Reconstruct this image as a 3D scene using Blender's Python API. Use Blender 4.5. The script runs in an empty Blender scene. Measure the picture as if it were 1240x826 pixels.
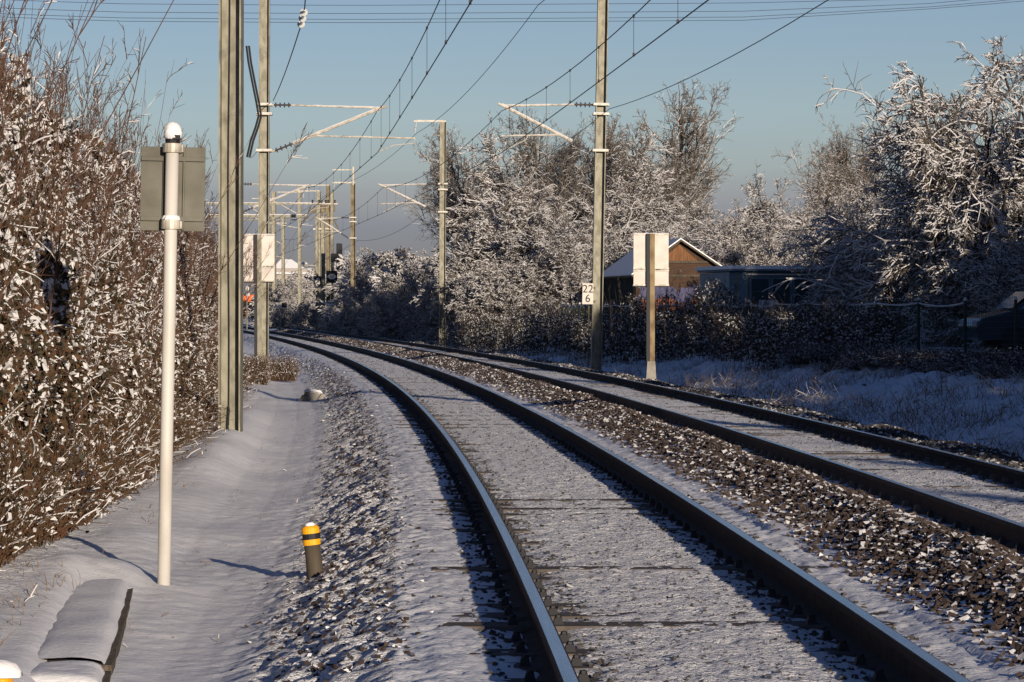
import bpy, math, random
import numpy as np
from mathutils import Vector, Matrix
R=math.radians; PI=math.pi
rng=np.random.default_rng(7); random.seed(7)
sc=bpy.context.scene; col=sc.collection
F=4000.0; CX=620.0; HY=374.5; CAMZ=1.45
def P(px,py,Z): return Vector(((px-CX)/F*Z, Z, CAMZ+(HY-py)/F*Z))
# ---------------------------------------------------------------- track curve (left rail of near track)
def X1(y):
    z=np.asarray(y,float)/100.0
    zc=np.clip(z,-.6,2.2)
    v=0.5297-1.7478*zc-4.58*zc**2+0.748*zc**3
    return v+(z-zc)*np.where(z>0,-11.1,4.5)
def D1(y): return (X1(np.asarray(y,float)+.5)-X1(np.asarray(y,float)-.5))
def at(u,y,z=0.0):
    s=float(D1(y)); k=math.sqrt(1+s*s)
    return Vector((float(X1(y))+u/k, y-u*s/k*1.0, z))
# ---------------------------------------------------------------- noise
_T=rng.random((256,256))
def vnoise(x,y,sc_=1.0,off=0.0):
    x=np.asarray(x,float)*sc_+off*17.3+1000; y=np.asarray(y,float)*sc_+off*7.7+1000
    xi=np.floor(x).astype(int); yi=np.floor(y).astype(int); fx=x-xi; fy=y-yi
    fx=fx*fx*(3-2*fx); fy=fy*fy*(3-2*fy)
    g=lambda a,b:_T[(a)&255,(b)&255]
    return (g(xi,yi)*(1-fx)+g(xi+1,yi)*fx)*(1-fy)+(g(xi,yi+1)*(1-fx)+g(xi+1,yi+1)*fx)*fy-.5
PU=[-600,-60,-12,-5,-3.4,-2.9,-2.6,-2.3,-1.9,-1.6,-1.3,-.95,-.7,-.5,1.9,2.2,2.75,3.0,3.2,5.4,5.9,6.3,6.8,7.6,9,11,13,25,60,110,600]
PZ=[2,1.0,.35,-.05,-.26,-.31,-.355,-.41,-.44,-.43,-.37,-.25,-.16,-.135,-.13,-.10,.005,-.045,-.14,-.15,-.14,-.26,-.5,-.62,-.3,.1,.3,.4,3,9,14]
def ground_u(u,y):
    u=np.asarray(u,float); y=np.asarray(y,float)
    z=np.interp(u,PU,PZ)
    for r in (0,1.507,3.554,5.061):
        z=z-.034*np.exp(-((u-r)/.21)**2)
    tr=((u>-.7)&(u<1.95))|((u>3.1)&(u<5.6))
    near=np.clip((200-np.abs(y))/150,0,1)
    # soft drifts on the path and banks
    z=z+np.where(tr,.010,.05)*vnoise(u*1.2,y*.35,1.6,1)*np.clip(np.abs(u+.0)/2,.4,3)
    z=z+np.where(tr,.014,.007)*vnoise(u*1.3,y*.8,7,2)
    z=z+np.where(tr,.017,.004)*vnoise(u,y*.8,21,3)*near+np.where(tr,.010,.0)*vnoise(u,y*.9,37,13)*near
    # lumpy snow over ballast on the left shoulder
    m=np.exp(-((u+1.05)/.42)**2)
    z=z+m*(.055*vnoise(u,y*.8,8,4)+.06*vnoise(u,y*.8,17,5)+.03*vnoise(u,y*.8,33,15))
    z=z+.009*vnoise(u,y*.45,13,19)*np.clip(vnoise(u,y*.4,1.1,21)*3+.4,0,1)*(u<-1.3)
    # bank right and left
    b=np.clip((u-7.2)/2,0,1)*np.clip((80-u)/20,0,1); z=z+b*(.35*vnoise(u,y,.55,6)+.20*vnoise(u,y,1.8,7)+.12*vnoise(u,y*.8,5,17))
    b=np.clip((-3.0-u)/.8,0,1)*np.clip((80+u)/20,0,1); z=z+b*(.22*vnoise(u,y,.7,8)+.10*vnoise(u,y,2.6,9)+.05*vnoise(u,y,8,9))
    # snow banked against the cable trough
    ue=-2.07-.057*(y-15.5); my=1/(1+np.exp(-(22.0-y)/.25)); dd_=ue-.37-u
    z=z+.10*my*(y>10)/(1+np.exp(-np.clip(dd_/.035,-40,40)))*np.exp(-np.clip(dd_,0,9)/1.2)
    z=z+.10*np.exp(-((y-22.3)/.75)**2)/(1+np.exp(-np.clip((ue-u)/.05,-40,40)))*np.exp(-np.clip(ue-u,0,9)/1.0)
    # little ridge of snow beside the near mast
    z=z+.16*np.exp(-((u+2.7)/.35)**2)*np.clip((y-30)/10,0,1)*np.clip((60-y)/10,0,1)
    return z
def uof(x,y):
    s=D1(y); return (x-X1(y))/np.sqrt(1+s*s)
def ground(x,y): return float(ground_u(uof(x,y),y))
# ---------------------------------------------------------------- materials
def mat(name,base,rough=.8,metal=0.0,noise=None,bump=None,spec=.3,emit=None,stretch=None):
    m=bpy.data.materials.new(name); m.use_nodes=True; nt=m.node_tree; b=nt.nodes['Principled BSDF']
    b.inputs['Base Color'].default_value=(*base,1); b.inputs['Roughness'].default_value=rough
    b.inputs['Metallic'].default_value=metal; b.inputs['Specular IOR Level'].default_value=spec
    tc=None
    def coord():
        g=nt.nodes.new('ShaderNodeNewGeometry')
        if stretch:
            mp=nt.nodes.new('ShaderNodeMapping'); mp.inputs['Scale'].default_value=stretch
            nt.links.new(g.outputs['Position'],mp.inputs['Vector']); return mp.outputs['Vector']
        return g.outputs['Position']
    if noise:   # (scale, colour2, lo, hi[, detail])
        sc_,c2,lo,hi=noise[:4]
        n=nt.nodes.new('ShaderNodeTexNoise'); n.inputs['Scale'].default_value=sc_; n.inputs['Detail'].default_value=noise[4] if len(noise)>4 else 5
        r=nt.nodes.new('ShaderNodeValToRGB'); r.color_ramp.elements[0].position=lo; r.color_ramp.elements[1].position=hi
        r.color_ramp.elements[0].color=(*c2,1); r.color_ramp.elements[1].color=(*base,1)
        nt.links.new(coord(),n.inputs['Vector']); nt.links.new(n.outputs['Fac'],r.inputs['Fac']); nt.links.new(r.outputs['Color'],b.inputs['Base Color'])
    if bump:    # (scale, strength, distance)
        n=nt.nodes.new('ShaderNodeTexNoise'); n.inputs['Scale'].default_value=bump[0]; n.inputs['Detail'].default_value=6
        bp=nt.nodes.new('ShaderNodeBump'); bp.inputs['Strength'].default_value=bump[1]; bp.inputs['Distance'].default_value=bump[2]
        nt.links.new(coord(),n.inputs['Vector']); nt.links.new(n.outputs['Fac'],bp.inputs['Height']); nt.links.new(bp.outputs['Normal'],b.inputs['Normal'])
    return m
M={}
SN=(.84,.83,.82)
M['snow']=mat('snow',SN,.75,noise=(3,(.77,.77,.78),.3,.6),bump=(30,.35,.02),spec=.2)
M['snow_track']=mat('snow_track',(.83,.82,.81),.8,noise=(38,(.12,.10,.09),.335,.40,6),bump=(42,1.0,.04),spec=.2)
M['snow_gravel']=mat('snow_gravel',(.74,.73,.73),.85,noise=(14,(.09,.065,.05),.46,.54,6),bump=(40,.7,.03),spec=.2)
M['snow_grass']=mat('snow_grass',(.80,.80,.81),.85,noise=(5,(.14,.11,.08),.28,.42,8),bump=(20,.6,.05),spec=.2)
M['snow_twig']=mat('snow_on_twigs',(.56,.545,.54),.8,spec=.2)
M['stone']=mat('ballast_stone',(.062,.046,.038),.9,noise=(25,(.028,.018,.015),.35,.65))
M['stone2']=mat('grey_ballast_stone',(.07,.065,.06),.9,noise=(25,(.045,.04,.038),.35,.65))
M['rust']=mat('rusty_rail',(.045,.022,.013),.85,noise=(9,(.02,.012,.01),.35,.65),bump=(80,.3,.003))
M['polish']=mat('polished_rail_head',(.42,.42,.43),.24,metal=1.0,noise=(3,(.30,.30,.31),.35,.65),stretch=(12,.3,1))
M['sleeper']=mat('sleeper',(.12,.10,.085),.9,noise=(8,(.06,.05,.045),.3,.7),bump=(40,.4,.01))
M['galv']=mat('galvanised_steel',(.25,.235,.18),.55,metal=.15,noise=(7,(.15,.14,.10),.38,.60,9),stretch=(1,1,.5))
M['galvdark']=mat('weathered_steel',(.22,.19,.12),.7,noise=(4,(.10,.07,.035),.35,.65),stretch=(1,1,.5))
M['tube']=mat('galvanised_tube',(.55,.50,.42),.5,metal=.1,noise=(9,(.32,.29,.24),.35,.6))
M['black']=mat('black_metal',(.015,.015,.017),.6)
M['wire']=mat('copper_wire',(.035,.035,.038),.6,metal=.3)
M['ins']=mat('glazed_insulator',(.05,.035,.03),.25,spec=.6)
M['insw']=mat('grey_insulator',(.45,.46,.45),.25,spec=.6)
M['white']=mat('white_paint',(.55,.52,.475),.45,noise=(6,(.46,.43,.38),.3,.55),stretch=(1,1,.3))
M['platew']=mat('cream_plate',(.60,.54,.48),.5,noise=(4,(.50,.45,.39),.3,.6))
M['plateback']=mat('plate_back',(.15,.145,.115),.6,metal=.2,noise=(5,(.09,.085,.065),.3,.7))
M['concrete']=mat('concrete',(.30,.28,.24),.9,noise=(6,(.20,.18,.15),.3,.7),bump=(50,.3,.01))
M['soil']=mat('dirty_concrete',(.13,.10,.075),.95,noise=(30,(.04,.03,.022),.35,.6),bump=(60,.8,.02))
M['yellow']=mat('yellow_paint',(.80,.36,.01),.4,noise=(30,(.6,.27,.02),.3,.45))
M['wood']=mat('weathered_wood',(.10,.08,.055),.85,noise=(10,(.05,.04,.03),.3,.7),stretch=(1,1,.15))
M['bark']=mat('bark',(.075,.055,.042),.9,noise=(6,(.04,.03,.025),.3,.7))
M['barkred']=mat('reddish_twig',(.115,.058,.034),.8,noise=(5,(.055,.034,.024),.3,.7))
M['barktan']=mat('tan_twig',(.13,.105,.08),.85,noise=(4,(.08,.065,.05),.3,.7))
M['leaf']=mat('winter_leaf',(.040,.036,.016),.7,noise=(14,(.095,.045,.018),.4,.6))
M['leafdark']=mat('dark_leaf',(.03,.033,.018),.7,noise=(9,(.05,.03,.018),.4,.6))
M['grass']=mat('dead_grass',(.22,.15,.08),.9,noise=(7,(.12,.08,.045),.3,.7))
M['redstem']=mat('red_brown_stem',(.10,.042,.02),.85,noise=(5,(.055,.04,.018),.3,.7))
M['fence']=mat('dark_green_wire',(.02,.035,.025),.6)
M['orangewood']=mat('orange_cladding',(.19,.075,.02),.7,noise=(3,(.07,.035,.014),.3,.6),stretch=(4,4,.6))
M['brownwood']=mat('brown_cladding',(.07,.035,.018),.8,noise=(4,(.035,.02,.012),.3,.7),stretch=(.4,.4,6))
M['greenwood']=mat('green_boarding',(.035,.05,.045),.8,noise=(5,(.02,.028,.025),.3,.7),stretch=(6,6,.4))
M['purple']=mat('violet_wall_paint',(.05,.048,.12),.6,noise=(2,(.03,.03,.08),.3,.6))
M['orangep']=mat('orange_wall_paint',(.22,.06,.018),.6,noise=(3,(.15,.04,.015),.3,.6))
M['teal']=mat('blue_green_panel',(.13,.20,.25),.6,noise=(2,(.08,.13,.17),.3,.7))
M['glass']=mat('dark_glass',(.03,.05,.055),.08,spec=.8)
M['carp']=mat('dark_car_paint',(.025,.035,.05),.25,spec=.6)
M['tyre']=mat('tyre_rubber',(.02,.02,.02),.9)
M['orange']=mat('orange_rail_vehicle',(.75,.13,.02),.5)
M['roofsnow']=M['snow']
M['postbrown']=mat('rust_stained_post',(.25,.19,.10),.7,noise=(6,(.14,.09,.04),.35,.6),stretch=(1,1,.5))
M['housewall']=mat('dull_render',(.30,.27,.24),.9)
M['sheet']=mat('grey_sheet',(.45,.47,.50),.7)
M['slat']=mat('tile_red',(.3,.12,.08),.8)
# ---------------------------------------------------------------- mesh builder
class MB:
    def __init__(s,*mats): s.v=[];s.f=[];s.m=[];s.mats=list(mats);s.sm=False
    def add(s,v,f,m=0):
        o=len(s.v); s.v+= [tuple(p) for p in v]; s.f+=[tuple(i+o for i in q) for q in f]; s.m+=[m]*len(f)
    def box(s,c,d,m=0,rot=None,taper=1.0):
        x,y,z=[k/2 for k in d]; v=[]
        for sz in (-1,1):
            t=taper if sz>0 else 1
            for sx,sy in ((-1,-1),(1,-1),(1,1),(-1,1)): v.append(Vector((sx*x*t,sy*y*t,sz*z)))
        if rot is not None: v=[rot@p for p in v]
        v=[p+Vector(c) for p in v]
        s.add(v,[(3,2,1,0),(4,5,6,7),(0,1,5,4),(1,2,6,5),(2,3,7,6),(3,0,4,7)],m)
    def tube(s,pts,r,n=8,m=0,cap=True):
        pts=[Vector(p) for p in pts]; rs=r if hasattr(r,'__len__') else [r]*len(pts)
        o=len(s.v); prev=None
        for i,p in enumerate(pts):
            d=(pts[min(i+1,len(pts)-1)]-pts[max(i-1,0)]).normalized()
            a=Vector((0,0,1)) if abs(d.z)<.9 else Vector((1,0,0))
            if prev is not None: a=prev
            sd=d.cross(a).normalized(); up=sd.cross(d).normalized(); prev=up
            for k in range(n):
                t=2*PI*k/n; s.v.append(tuple(p+(sd*math.cos(t)+up*math.sin(t))*rs[i]))
        for i in range(len(pts)-1):
            for k in range(n):
                a=o+i*n+k;b=o+i*n+(k+1)%n; s.f.append((a,b,b+n,a+n)); s.m.append(m)
        if cap:
            s.f.append(tuple(o+k for k in range(n))[::-1]); s.m.append(m)
            e=o+(len(pts)-1)*n; s.f.append(tuple(e+k for k in range(n))); s.m.append(m)
    def lathe(s,prof,n=16,c=(0,0,0),m=0,jit=0,sx=1,sy=1):
        o=len(s.v); c=Vector(c)
        for i,(r,z) in enumerate(prof):
            for k in range(n):
                t=2*PI*k/n; q=r*(1+jit*(random.random()-.5)) if r>0 else 0
                s.v.append(tuple(c+Vector((q*math.cos(t)*sx,q*math.sin(t)*sy,z+jit*.3*r*(random.random()-.5)))))
        for i in range(len(prof)-1):
            for k in range(n):
                a=o+i*n+k;b=o+i*n+(k+1)%n; s.f.append((a,b,b+n,a+n)); s.m.append(m)
    def build(s,name,parent=None,smooth=False,loc=None,bevel=0):
        me=bpy.data.meshes.new(name); me.from_pydata(s.v,[],s.f)
        for k in s.mats: me.materials.append(k)
        me.polygons.foreach_set('material_index',s.m)
        if smooth: me.polygons.foreach_set('use_smooth',[True]*len(s.f))
        me.update()
        o=bpy.data.objects.new(name,me); col.objects.link(o)
        if parent: o.parent=parent
        if loc is not None: o.location=loc
        if bevel:
            b=o.modifiers.new('bevel','BEVEL'); b.width=bevel; b.segments=2; b.limit_method='ANGLE'
        return o
def npmesh(name,verts,quads,midx,mats,parent=None,smooth=False,tris=False):
    k=3 if tris else 4
    me=bpy.data.meshes.new(name); nv=len(verts); nf=len(quads)
    me.vertices.add(nv); me.vertices.foreach_set('co',np.asarray(verts,np.float32).ravel())
    me.loops.add(nf*k); me.loops.foreach_set('vertex_index',np.asarray(quads,np.int32).ravel())
    me.polygons.add(nf); me.polygons.foreach_set('loop_start',np.arange(nf,dtype=np.int32)*k)
    for q in mats: me.materials.append(q)
    me.polygons.foreach_set('material_index',np.asarray(midx,np.int32))
    me.polygons.foreach_set('use_smooth',np.full(nf,smooth,dtype=bool))
    me.update(calc_edges=True)
    o=bpy.data.objects.new(name,me); col.objects.link(o)
    if parent: o.parent=parent
    return o
def tag(o,label=None,cat=None,group=None,kind=None):
    if label:o['label']=label
    if cat:o['category']=cat
    if group:o['group']=group
    if kind:o['kind']=kind
    return o
def empty(name,loc=(0,0,0),rz=0,**k):
    o=bpy.data.objects.new(name,None); o.empty_display_size=.3; o.location=loc; o.rotation_euler=(0,0,rz); col.objects.link(o); tag(o,**k); return o
def clone(root,loc,rz=0,scale=1,label=None,group=None):
    r=root.copy(); col.objects.link(r); r.location=loc; r.rotation_euler=(0,0,rz)
    r.scale=(scale,)*3 if not hasattr(scale,'__len__') else scale
    if label:r['label']=label
    if group:r['group']=group
    for ch in root.children:
        c=ch.copy(); col.objects.link(c); c.parent=r
        for g in ch.children:
            d=g.copy(); col.objects.link(d); d.parent=c
    return r
# ================================================================= GROUND (one sheet)
def stepped(a):
    out=[]
    for lo,hi,st in a: out+=list(np.arange(lo,hi-1e-6,st))
    out.append(a[-1][1]); return np.array(out)
us=stepped([(-600,-100,60),(-100,-20,8),(-20,-8,1.2),(-8,-3.4,.2),(-3.4,3.3,.025),(3.3,6.6,.05),(6.6,14,.12),(14,30,1.5),(30,120,7),(120,600,60)])
ys=stepped([(-300,-40,40),(-40,8,4),(8,13,.25),(13,32,.05),(32,60,.10),(60,120,.25),(120,260,.9),(260,400,10),(400,1600,100),(1600,6000,800)])
U,Y=np.meshgrid(us,ys)
Zg=ground_u(U,Y)
far=np.clip((Y-500)/1500,0,1); Zg=Zg*(1-far)+2*far
S=D1(Y); Kk=np.sqrt(1+S*S); Xg=X1(Y)+U*Kk   # keeps uof() exact
verts=np.stack([Xg,Y,Zg],-1).reshape(-1,3)
nr,nc=U.shape; idx=np.arange(nr*nc).reshape(nr,nc)
quads=np.stack([idx[:-1,:-1],idx[:-1,1:],idx[1:,1:],idx[1:,:-1]],-1).reshape(-1,4)
uc=((U[:-1,:-1]+U[:-1,1:])/2).ravel(); yc=Y[:-1,:-1].ravel()
mi=np.zeros(len(quads),int)
mi[(uc>.12)&(uc<1.40)]=1; mi[(uc>3.66)&(uc<4.96)]=1
mi[(uc>-1.45)&(uc<-.70)]=1
mi[(uc>2.62)&(uc<3.0)]=2; mi[(uc>5.5)&(uc<6.3)]=2
mi[(uc>7.4)&(uc<30)]=3; mi[(uc<-3.0)&(uc>-30)]=3
g=npmesh('ground',verts,quads,mi,[M['snow'],M['snow_track'],M['snow_gravel'],M['snow_grass']],smooth=True)
tag(g,kind='structure')
# ================================================================= BALLAST STONES
CUBE=np.array([[-1,-1,-1],[1,-1,-1],[1,1,-1],[-1,1,-1],[-1,-1,1],[1,-1,1],[1,1,1],[-1,1,1]],float)
CF=np.array([[3,2,1,0],[4,5,6,7],[0,1,5,4],[1,2,6,5],[2,3,7,6],[3,0,4,7]])
def rotmats(n,full=True):
    q=rng.normal(size=(n,4)); q/=np.linalg.norm(q,axis=1)[:,None]; w,x,y,z=q.T
    return np.stack([1-2*(y*y+z*z),2*(x*y-z*w),2*(x*z+y*w),2*(x*y+z*w),1-2*(x*x+z*z),2*(y*z-x*w),2*(x*z-y*w),2*(y*z+x*w),1-2*(x*x+y*y)],-1).reshape(n,3,3)
def stones(name,u,y,size,lift,psnow,mats,label,cat,thr=.55):
    n=len(u); z=ground_u(u,y)
    s=D1(y); k=np.sqrt(1+s*s); x=X1(y)+u*k
    v=CUBE[None]*(1+rng.uniform(-.38,.38,(n,8,3)))
    v[:,4:,:2]*=rng.uniform(.45,.9,(n,1,1))
    v=v*(size[:,None,None]*rng.uniform(.55,1.1,(n,1,3)))*.5
    v=np.einsum('nij,nkj->nki',rotmats(n),v)
    c=np.stack([x,y,z+size*lift],-1)
    v=v+c[:,None]
    f=(CF[None]+(np.arange(n)*8)[:,None,None])
    vv=v.reshape(-1,3); ff=f.reshape(-1,4)
    a=vv[ff[:,1]]-vv[ff[:,0]]; b=vv[ff[:,2]]-vv[ff[:,0]]; nn=np.cross(a,b); nz=nn[:,2]/(np.linalg.norm(nn,axis=1)+1e-9)
    sn=np.repeat(rng.random(n)<psnow,6)&(nz>thr)
    m=np.where(sn,1,0)
    o=npmesh(name,vv,ff,m,mats)
    return tag(o,label,cat,kind='stuff')
def ys_dist(n,a,b,p=1.6):   # more stones near the camera
    t=rng.random(n); return a*(b/a)**(t**1.0)
# centre ridge
n=36000; y=ys_dist(n,14,235); u=rng.triangular(1.98,2.80,2.98,n); u=np.where(rng.random(n)<.12,rng.uniform(1.98,2.9,n),u); lf=np.clip((u-2.1)/.6,0,1)
stones('ballast_stones',u,y,rng.uniform(.024,.052,n)*(1+y/240),-.22+.46*lf,.85,[M['stone'],M['snow_twig']],'ridge of rusty brown ballast stones between the two tracks','ballast',.74)
n=12000; y=ys_dist(n,24,210); u=rng.uniform(5.4,6.35,n)
stones('ballast_stones',u,y,rng.uniform(.03,.05,n)*(1+y/240),.15,.75,[M['stone2'],M['snow_twig']],'grey snowy ballast stones beyond the farthest rail','ballast',.7)
n=4600; y=ys_dist(n,15,110); u=rng.normal(-1.0,.20,n)
stones('ballast_stones',u,y,rng.uniform(.016,.034,n)*(1+y/200),-.22,.55,[M['stone'],M['snow']],'half buried ballast stones on the snowy shoulder left of the near track','ballast',.8)
# stone rows beside the rails and specks in the four-foot
uu=[];yy=[];ss=[]
for r in (-.0,1.507,3.554,5.061):
    for sd in (-1,1):
        n=800; y=ys_dist(n,14,130); uu.append(r+sd*rng.uniform(.13,.30,n)); yy.append(y); ss.append(rng.uniform(.014,.032,n)*(1+y/200))
for c0 in (.75,4.3):
    n=2600; y=ys_dist(n,14,120); uu.append(c0+rng.uniform(-.5,.5,n)); yy.append(y); ss.append(rng.uniform(.008,.02,n)*(1+y/200))
u=np.concatenate(uu);y=np.concatenate(yy)
stones('ballast_stones',u,y,np.concatenate(ss),-.12,.35,[M['stone2'],M['snow_twig']],'small stones poking through the snow beside and between the rails','ballast',.85)
# ================================================================= TRACKS
RAILH=((0,-.002),(1.507,.013),(3.554,-.018),(5.061,-.029))
PROF=[(-.036,-.003),(-.028,0),(.028,0),(.036,-.003),(.036,-.036),(.010,-.048),(.009,-.135),(.075,-.158),(.075,-.172),(-.075,-.172),(-.075,-.158),(-.009,-.135),(-.010,-.048),(-.036,-.036)]
def rail(u0,zt,parent):
    yr=np.concatenate([np.arange(6,60,1.0),np.arange(60,330,3.0)])
    v=[];f=[];m=[]
    for i,yv in enumerate(yr):
        s=float(D1(yv)); k=math.sqrt(1+s*s); nx,ny=1/k,-s/k
        cx=float(X1(yv))+u0*k; 
        for (a,b) in PROF: v.append((cx+a*nx,yv+a*ny,zt+b))
    q=len(PROF)
    for i in range(len(yr)-1):
        for j in range(q):
            a=i*q+j;b=i*q+(j+1)%q; f.append((a,b,b+q,a+q)); m.append(1 if j==1 else 0)
    mb=MB(M['rust'],M['polish']); mb.v=v;mb.f=f;mb.m=m
    return mb.build('rail',parent)
def track(u0,z0,z1,label,nearn):
    t=empty('railway_track',(0,0,0),label=label,cat='railway track',group='curving railway tracks')
    rail(u0,z0,t); rail(u0+1.507,z1,t)
    # sleepers: the near ones as parts with their clips, the rest one part
    ylist=np.arange(14.2,200,.6); rest=MB(M['sleeper'],M['black'])
    # a clip shape
    for i,yv in enumerate(ylist):
        s=float(D1(yv)); ang=math.atan(s); c=Vector((float(X1(yv)+(u0+.7535)*math.sqrt(1+s*s)),yv,0))
        rot=Matrix.Rotation(-ang,3,'Z') if False else Matrix.Rotation(math.atan2(-s,1)*1.0,3,'Z')
        lift=random.choice((-.014,-.010,-.006,-.002,.004,.011))-(.009 if u0>1 else 0)
        def clip(mb,k):
            uo=(-.7535,.7535)[k//2]+(-.115,.115)[k%2]
            q=rot@Vector((uo,0,0)); q=Vector((c.x+q.x,c.y+q.y,-.125))
            mb.box(q,(.06,.09,.05),0,rot,.6)
        if i<nearn:
            mb=MB(M['sleeper']); mb.box((0,0,-.075),(2.55,.25,.15),0,None,.97)
            o=mb.build('sleeper',t,loc=(c.x,c.y,-.142+lift)); o.rotation_euler=(0,0,math.atan2(-s,1)*1.0)
            for k in range(4):
                mc=MB(M['black'])
                uo=(-.7535,.7535)[k//2]+(-.115,.115)[k%2]
                mc.box((uo,0,.008),(.06,.09,.05),0,None,.6); mc.lathe([(.0,.05),(.016,.046),(.018,.02)],6,(uo,0,0))
                mc.build('rail_clip',o)
        else:
            rest.box((c.x,c.y,-.218+lift),(2.55,.25,.15),0,rot,.97)
            for k in range(4): clip(rest,k)
    tag(rest.build('sleeper',t),kind='stuff')
track(0,-.002,.013,'near railway track curving left past the yellow and black bollard',45)
track(3.554,-.018,-.029,'far railway track on the right beyond the ridge of brown ballast',20)
# ================================================================= MASTS AND CANTILEVERS
def insulator(parent,p,q,r=.075,n=4,m='ins'):
    p=Vector(p);q=Vector(q); d=(q-p).normalized(); L=(q-p).length
    mb=MB(M[m]); 
    pr=[(.0,0),(.025,0)]
    for i in range(n):
        z=L*(i+.5)/n; pr+=[(.025,z-.03),(r,z-.012),(r,z+.008),(.025,z+.022)]
    pr+=[(.025,L),(0,L)]
    mb.lathe(pr,10)
    rot=Vector((0,0,1)).rotation_difference(d).to_matrix()
    mb.v=[tuple(rot@Vector(v)+p) for v in mb.v]
    return mb.build('insulator',parent,smooth=False)
def snow_strip(parent,p,q,w):
    mb=MB(M['snow_twig']); p=Vector(p);q=Vector(q); n=14
    mb.tube([p.lerp(q,i/n)+Vector((0,0,w*.25)) for i in range(n+1)],[w*random.uniform(.55,1) for _ in range(n+1)],6); return mb.build('snow_cap',parent)
def hmast(root,h,w=.30,dep=.30,m='galv',z0=-.4):
    mb=MB(M[m],M['galvdark']); tf=.022
    mb.box((-w/2+tf/2,0,(h+z0)/2),(tf,dep,h-z0)); mb.box((w/2-tf/2,0,(h+z0)/2),(tf,dep,h-z0))
    mb.box((0,0,(h+z0)/2),(w-2*tf+.002,.016,h-z0-.01),0)
    return mb.build('post',root)
def mast(X,Yv,zb,height,side,dist,label,rot=2,lean=(0,0),cant=True,top_arm=None,m='galv',w=.30):
    """side: +1 cantilever reaches towards +x, -1 towards -x; dist = reach to the track centre"""
    root=empty('catenary_mast',(X,Yv,zb),0,label=label,cat='overhead line mast',group='overhead line masts along the tracks')
    root.rotation_euler=(lean[1],lean[0],0)
    pole=hmast(root,height,w,w*1.35,m); pole.rotation_euler=(0,0,R(rot))
    if cant:
        s=side; b=-zb; hw=w/2
        for zz in (7.32,6.0,7.05):
            mb=MB(M['tube'],M['snow_twig']); mb.box((0,0,zz+b),(w+.16,w*1.35+.08,.05)); mb.box((0,0,zz+b+.035),(w+.14,w*1.35+.06,.025),1); cb=mb.build('clamp',root); cb.rotation_euler=(0,0,R(rot))
        c=MB(M['tube']); zt=7.26+b
        tip=Vector((s*(dist+.12),0,zt)); tu=Vector((s*(hw+.62),0,7.32+b)); ft=Vector((s*(hw+.1),0,5.98+b)); 
        c.tube([tu,tip-Vector((s*.1,0,.02))],.026)
        c.tube([Vector((s*hw,0,7.32+b)),Vector((s*(hw+.12),0,7.32+b))],.03)
        dd=(tip-ft).normalized(); fa=ft+dd*.62
        c.tube([fa,tip+dd*.12],.040)
        c.tube([ft-Vector((s*.1,0,.0)),ft+dd*.06],.035)
        # steady tube
        t=.36; jn=ft.lerp(tip,t); far_=Vector((s*(dist+(1.05 if s>0 else .12)),0,6.28+b))
        st=Vector((jn.x,0,6.36+b)) if False else Vector((jn.x,0,jn.z))
        far_.z=jn.z-.06
        c.tube([st,far_],.026)
        cx=s*dist
        if s>0: c.tube([far_,far_-Vector((0,0,.14)),Vector((cx+.45,0,far_.z-.2)),Vector((cx,0,5.99+b))],.014)
        else: c.tube([far_+Vector((.75,0,.0)),far_+Vector((.7,0,-.1)),Vector((cx,0,5.99+b))],.014)
        c.tube([tip-dd*.25,Vector((cx,0,7.12+b))],.018)
        co=c.build('cantilever',root)
        insulator(co,Vector((s*(hw+.12),0,7.32+b)),tu); insulator(co,ft+dd*.05,fa)
        snow_strip(co,tu,tip,.026); snow_strip(co,fa+Vector((0,0,.03)),tip+Vector((0,0,.03)),.032); snow_strip(co,st,far_,.026)
    if top_arm:   # arm with hanging insulator for the feeder
        L,hz=top_arm
        mb=MB(M['tube']); mb.box((L/2,0,height+.02),(abs(L)+.25,.06,.07)); a=mb.build('top_arm',root)
        snow_strip(a,(0,0,height+.05),(L,0,height+.05),.03)
        insulator(a,(L,0,height),(L-.06,0,height-.52),.08,3,'insw')
    return root
def mastpx(px,py,Z,*a,**k):
    p=P(px,py,Z); return mast(p.x,p.y,p.z,*a,**k)
masts={}
lean=(.018,0)
def tc(u,Z): return float(X1(Z)+u*math.sqrt(1+float(D1(Z))**2))
pA=P(722,441,95); pL=P(319,447,95); pB=P(535.5,416,155); pC=P(427.5,402,212)
mA=mast(pA.x,95,pA.z,11.6,-1,pA.x-tc(4.31,95),'tall steel mast on the right carrying the 22 6 distance plate',lean=lean)
mL=mast(pL.x,95,pL.z,11.4,1,tc(.75,95)-pL.x,'steel mast left of the near track just behind the twin cream plates',lean=(.004,0))
mB=mast(pB.x,155,pB.z,10.4,-1,pB.x-tc(4.31,155),'mast with its top in view before the snowy wood, left of the 22 6 mast',lean=(.004,0),top_arm=(-1.25,0))
pBL=Vector((tc(-2.55,155),155,-.2)); mBL=mast(pBL.x,155,-.2,9.2,1,tc(.75,155)-pBL.x,'mast left of the near track mostly hidden behind the nearest big mast')
mC=mast(pC.x,212,pC.z,9.55,-1,pC.x-tc(4.31,212),'dark stained mast beside the signals with a thin top spike',top_arm=(-1.2,0),m='galvdark')
mb=MB(M['tube']); mb.tube([(0,0,9.4),(0,0,10.6)],.07); mb.build('spike',mC)
mb=MB(M['tube']); mb.box((-.62,0,10.4),(1.4,.06,.06)); mb.build('spike_arm',mC)
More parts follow.
